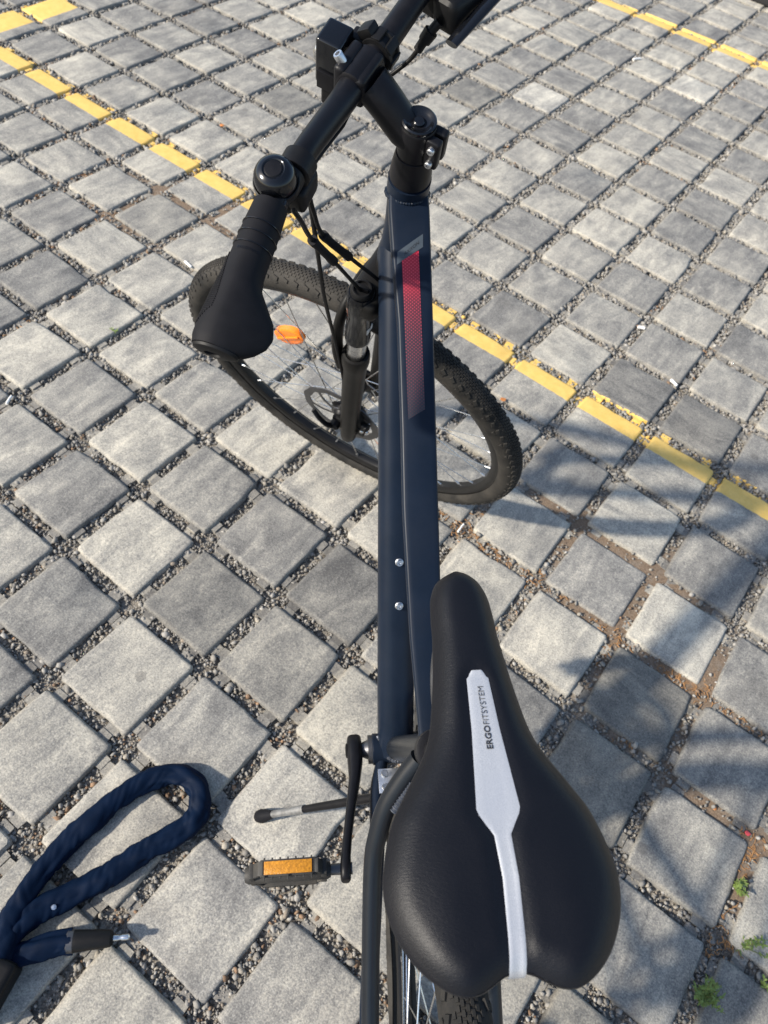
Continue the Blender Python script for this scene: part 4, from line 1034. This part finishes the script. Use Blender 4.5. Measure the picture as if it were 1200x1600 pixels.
loop = [(-.178, -1.640, zz + .022), (-.2050, -1.600, zz + .014), (-.2287, -1.5613, zz + .004), (-.2424, -1.4788, zz), (-.2375, -1.393, zz), (-.2246, -1.329, zz), (-.201, -1.2862, zz), (-.1663, -1.2675, zz + .003), (-.133, -1.2746, zz + .004), (-.1128, -1.3048, zz + .002),
        (-.1189, -1.3421, zz), (-.1411, -1.3975, zz), (-.1591, -1.4601, zz), (-.1835, -1.5142, zz), (-.1990, -1.5560, zz + .004), (-.2000, -1.5950, zz + .010), (-.190, -1.632, zz + .010)]
part('sleeve', sleeve(loop, .0190, .0120, 3), M_SLEEVE, lock, LK, deg=75)
part('sleeve', sleeve([(-.188, -1.633, .020), (-.168, -1.600, .020), (-.142, -1.566, .020), (-.1245, -1.5465, .020)], .0175, .0125, 8), M_SLEEVE, lock, LK, deg=75)
ed = norm((.0685, .0620, 0)); e0 = np.array([-.128, -1.549, .020])
endg = G().add(*tube([e0 + ed * t for t in (-.002, .004, .012, .030, .050, .060, .064)], [(.0140, .0115), (.0160, .0130), (.0155, .0130), (.0142, .0125), (.0132, .0118), (.0118, .0105), (.007, .006)], 26, up=(0, 0, 1)))
part('end_cap', endg, M_PLASTIC, lock, LK)
part('end_collar', tube([e0 + ed * t for t in (-.004, -.002, .006, .008)], [(.0145, .0118), (.0166, .0136), (.0166, .0136), (.0145, .0118)], 26, up=(0, 0, 1)), M_DARKSTEEL, lock, LK)
part('lock_pin', tube([e0 + ed * t for t in (.060, .070, .074, .077, .086, .088)], [.0042, .0042, .0032, .0044, .0044, .0025], 16), M_STEEL, lock, LK)
part('lock_body', G().add(*rbox((-.172, -1.660, .024), (.060, .085, .046), (norm((.95, .3, 0)), norm((-.3, .95, 0)), (0, 0, 1)), bev=.011, seg=4)), M_PLASTIC, lock, LK)
part('rivet', lathe([(.0042, 0), (.0038, .0012), (0, .0016)], (-.1815, -1.533, .0255), norm((.3, -.2, 1)), 14), M_STEEL, lock, LK)

# ================================================================== WEEDS AND LITTER
leaf_g = G()
def leaf(L, Wd, curl=.3):
    V = []; F = []; n_ = 6
    for i in range(n_ + 1):
        t = i / n_; w2 = Wd * math.sin(math.pi * min(1, t * .92 + .06)) ** .8; z = -curl * L * t * t
        V += [(L * t, -w2, z + .12 * w2), (L * t, 0, z), (L * t, w2, z + .12 * w2)]
    for i in range(n_):
        for j in range(2): F.append((i * 3 + j, i * 3 + j + 1, (i + 1) * 3 + j + 1, (i + 1) * 3 + j))
    return V, F
leaf_meshes = [mesh('leaf', G().add(*leaf(l, w2, c)), M_LEAF, 80) for l, w2, c in ((.011, .0022, .2), (.009, .0028, .35), (.014, .0018, .15))]
def weed(px, py, label, stems, h, spread, nleaf, seed, lean=(0, 0)):
    r = np.random.default_rng(seed); c = ground_at(px, py, -.006)
    o = bpy.data.objects.new('weed', None); COL.objects.link(o); o.location = c; o.empty_display_size = .03
    tag(o, label, 'weed', 'weeds in the joints')
    for k_ in range(stems):
        a = r.uniform(0, 6.28); l = h * r.uniform(.6, 1.1); sp_ = spread * r.uniform(.4, 1.0)
        tip = np.array([math.cos(a) * sp_ + lean[0], math.sin(a) * sp_ + lean[1], l]); base = np.array([r.normal(0, .003), r.normal(0, .003), 0])
        P = spline([base, base * .5 + tip * .45 + np.array([0, 0, l * .12]), tip], 5)
        so_ = part('stem', tube(P, [.0011 - .0006 * i / len(P) for i in range(len(P))], 6), M_STEM, o)
        for q_ in range(nleaf):
            i = int(r.uniform(.15, 1) * (len(P) - 1)); p = P[i]; az = r.uniform(0, 6.28); s = r.uniform(.4, .85)
            link('leaf', leaf_meshes[int(r.integers(3))], so_, Matrix.Translation(Vector(p)) @ Matrix.Rotation(az, 4, 'Z') @ Matrix.Rotation(-r.uniform(-.1, .9), 4, 'Y') @ Matrix.Scale(s, 4))
    return o
weed(1150, 1388, 'small leafy weed in the joint below the red petal', 8, .026, .018, 18, 1)
weed(1150, 1478, 'pale weed with one long sprawling stem at the right edge', 4, .016, .018, 20, 2, (.040, .024))
weed(1092, 1556, 'bushy green weed in the bottom right joint', 16, .046, .030, 22, 3)
weed(1192, 1538, 'tiny weed sprout at the right edge near the bottom', 3, .014, .012, 8, 5)
weed(178, 521, 'tiny weed sprout in a dark joint left of the front wheel', 3, .012, .010, 6, 6)
def chip(name, px, py, L, Wd, mat, ang, label, cat, z=-.004, th=.0012, tilt=.15):
    c = ground_at(px, py, z); secs = []
    for t, k_ in ((0, .25), (.2, .8), (.5, 1), (.8, .75), (1, .2)):
        R = []
        for a in np.linspace(0, 2 * np.pi, 8, endpoint=False): R.append(((t - .5) * L, math.cos(a) * Wd * k_, math.sin(a) * th + .25 * L * (t - .5) ** 2))
        secs.append(R)
    o = link(name, mesh(name, G().add(*loft(secs)), mat, 60)); o.matrix_world = Matrix.Translation(Vector(c)) @ Matrix.Rotation(ang, 4, 'Z') @ Matrix.Rotation(tilt, 4, 'Y')
    return tag(o, label, cat)
chip('petal', 1168, 1302, .011, .0048, M_RED, .3, 'bright red petal in the joint at the right edge', 'petal')
chip('petal', 1117, 1263, .008, .0035, M_ORLEAF, 1.3, 'pale orange petal in the joint above the red one', 'petal')
chip('fallen_leaf', 347, 196, .020, .008, M_ORLEAF, 2.6, 'orange fallen leaf lying between pavers near the top left', 'leaf', z=.003)
chip('fallen_leaf', 786, 624, .016, .007, M_ORLEAF, .9, 'small tan leaf beside the front tyre', 'leaf', z=.003)
def stick(name, px, py, L, r_, ang, label, cat, mat=M_WHITE, z=.002):
    c = ground_at(px, py, z); g = G().add(*tube([(-L / 2, 0, 0), (-L * .1, 0, .0006), (L * .2, .0006, 0), (L / 2, 0, 0)], [r_, r_ * 1.02, r_ * .96, r_ * .98], 12))
    o = link(name, mesh(name, g, mat)); o.matrix_world = Matrix.Translation(Vector(c)) @ Matrix.Rotation(ang, 4, 'Z'); return tag(o, label, cat)
def ang_px(x0, y0, x1, y1): d = ground_at(x1, y1) - ground_at(x0, y0); return math.atan2(d[1], d[0])
stick('paper_stub', 720, 825, .027, .0022, ang_px(712, 835, 728, 814), 'thin white paper stub in the joint behind the front tyre', 'litter')
stick('paper_stub', 1053, 598, .024, .0040, ang_px(1046, 590, 1062, 606), 'white paper stub above the yellow line at the right', 'litter')
stick('paper_stub', 1002, 512, .020, .0045, .5, 'crumpled white scrap in a joint, right of the wheel', 'litter')
stick('paper_stub', 294, 413, .030, .0035, ang_px(288, 420, 300, 431), 'white paper stub left of the front tyre', 'litter')
stick('paper_stub', 14, 625, .026, .0030, ang_px(10, 630, 18, 618), 'white paper stub in a joint at the left edge', 'litter')
stick('paper_stub', 995, 92, .040, .0045, ang_px(988, 92, 1004, 90), 'white paper scrap near the far yellow line', 'litter')
# curls of dry litter gathered in some joints: nobody could count them
r = np.random.default_rng(21); lit = G(); cnt = 0
CL = [((680 + 60 * t, 800 + 40 * t), 55) for t in (0.2, 1.0)] + [((740, 850), 30), ((770, 870), 30), ((930, 985), 28), ((965, 1000), 25), ((1090, 1075), 26), ((1060, 1060), 24), ((1000, 1150), 30), ((860, 930), 30), ((830, 900), 24), ((1165, 1325), 30), ((1150, 1345), 26), ((1130, 1480), 26), ((900, 1180), 24),
      ((1040, 1050), 22), ((130, 265), 22), ((160, 330), 26), ((60, 310), 20), ((460, 640), 24), ((30, 520), 24), ((300, 740), 22), ((1120, 1420), 22), ((1165, 1130), 26), ((1110, 1110), 26)]
for (cx_, cy_), rp in CL:
    for _ in range(int(rp * 1.1)):
        px, py = cx_ + r.normal(0, rp * .6), cy_ + r.normal(0, rp * .6); c = ground_at(px, py, -.006)
        fx = abs(c[0] / .2 - round(c[0] / .2)) * .2; fy = abs(c[1] / .2 - round(c[1] / .2)) * .2
        if max(fx, fy) < HB + .001: continue
        a = r.uniform(0, 6.28); L = r.uniform(.006, .018); k_ = r.normal(0, .004)
        p0 = c - np.array([math.cos(a), math.sin(a), 0]) * L / 2; p1 = c + np.array([math.cos(a), math.sin(a), 0]) * L / 2; mid = c + np.array([-math.sin(a) * k_, math.cos(a) * k_, r.uniform(0, .003)])
        lit.add(*tube(spline([p0, mid, p1], 3), r.uniform(.0005, .0011), 5)); cnt += 1
me = mesh('dry_litter', lit, M_DRY, 60)
tag(link('dry_litter', me), 'rusty brown dry plant litter gathered in the joints', 'litter', kind='stuff')
print('litter', cnt)
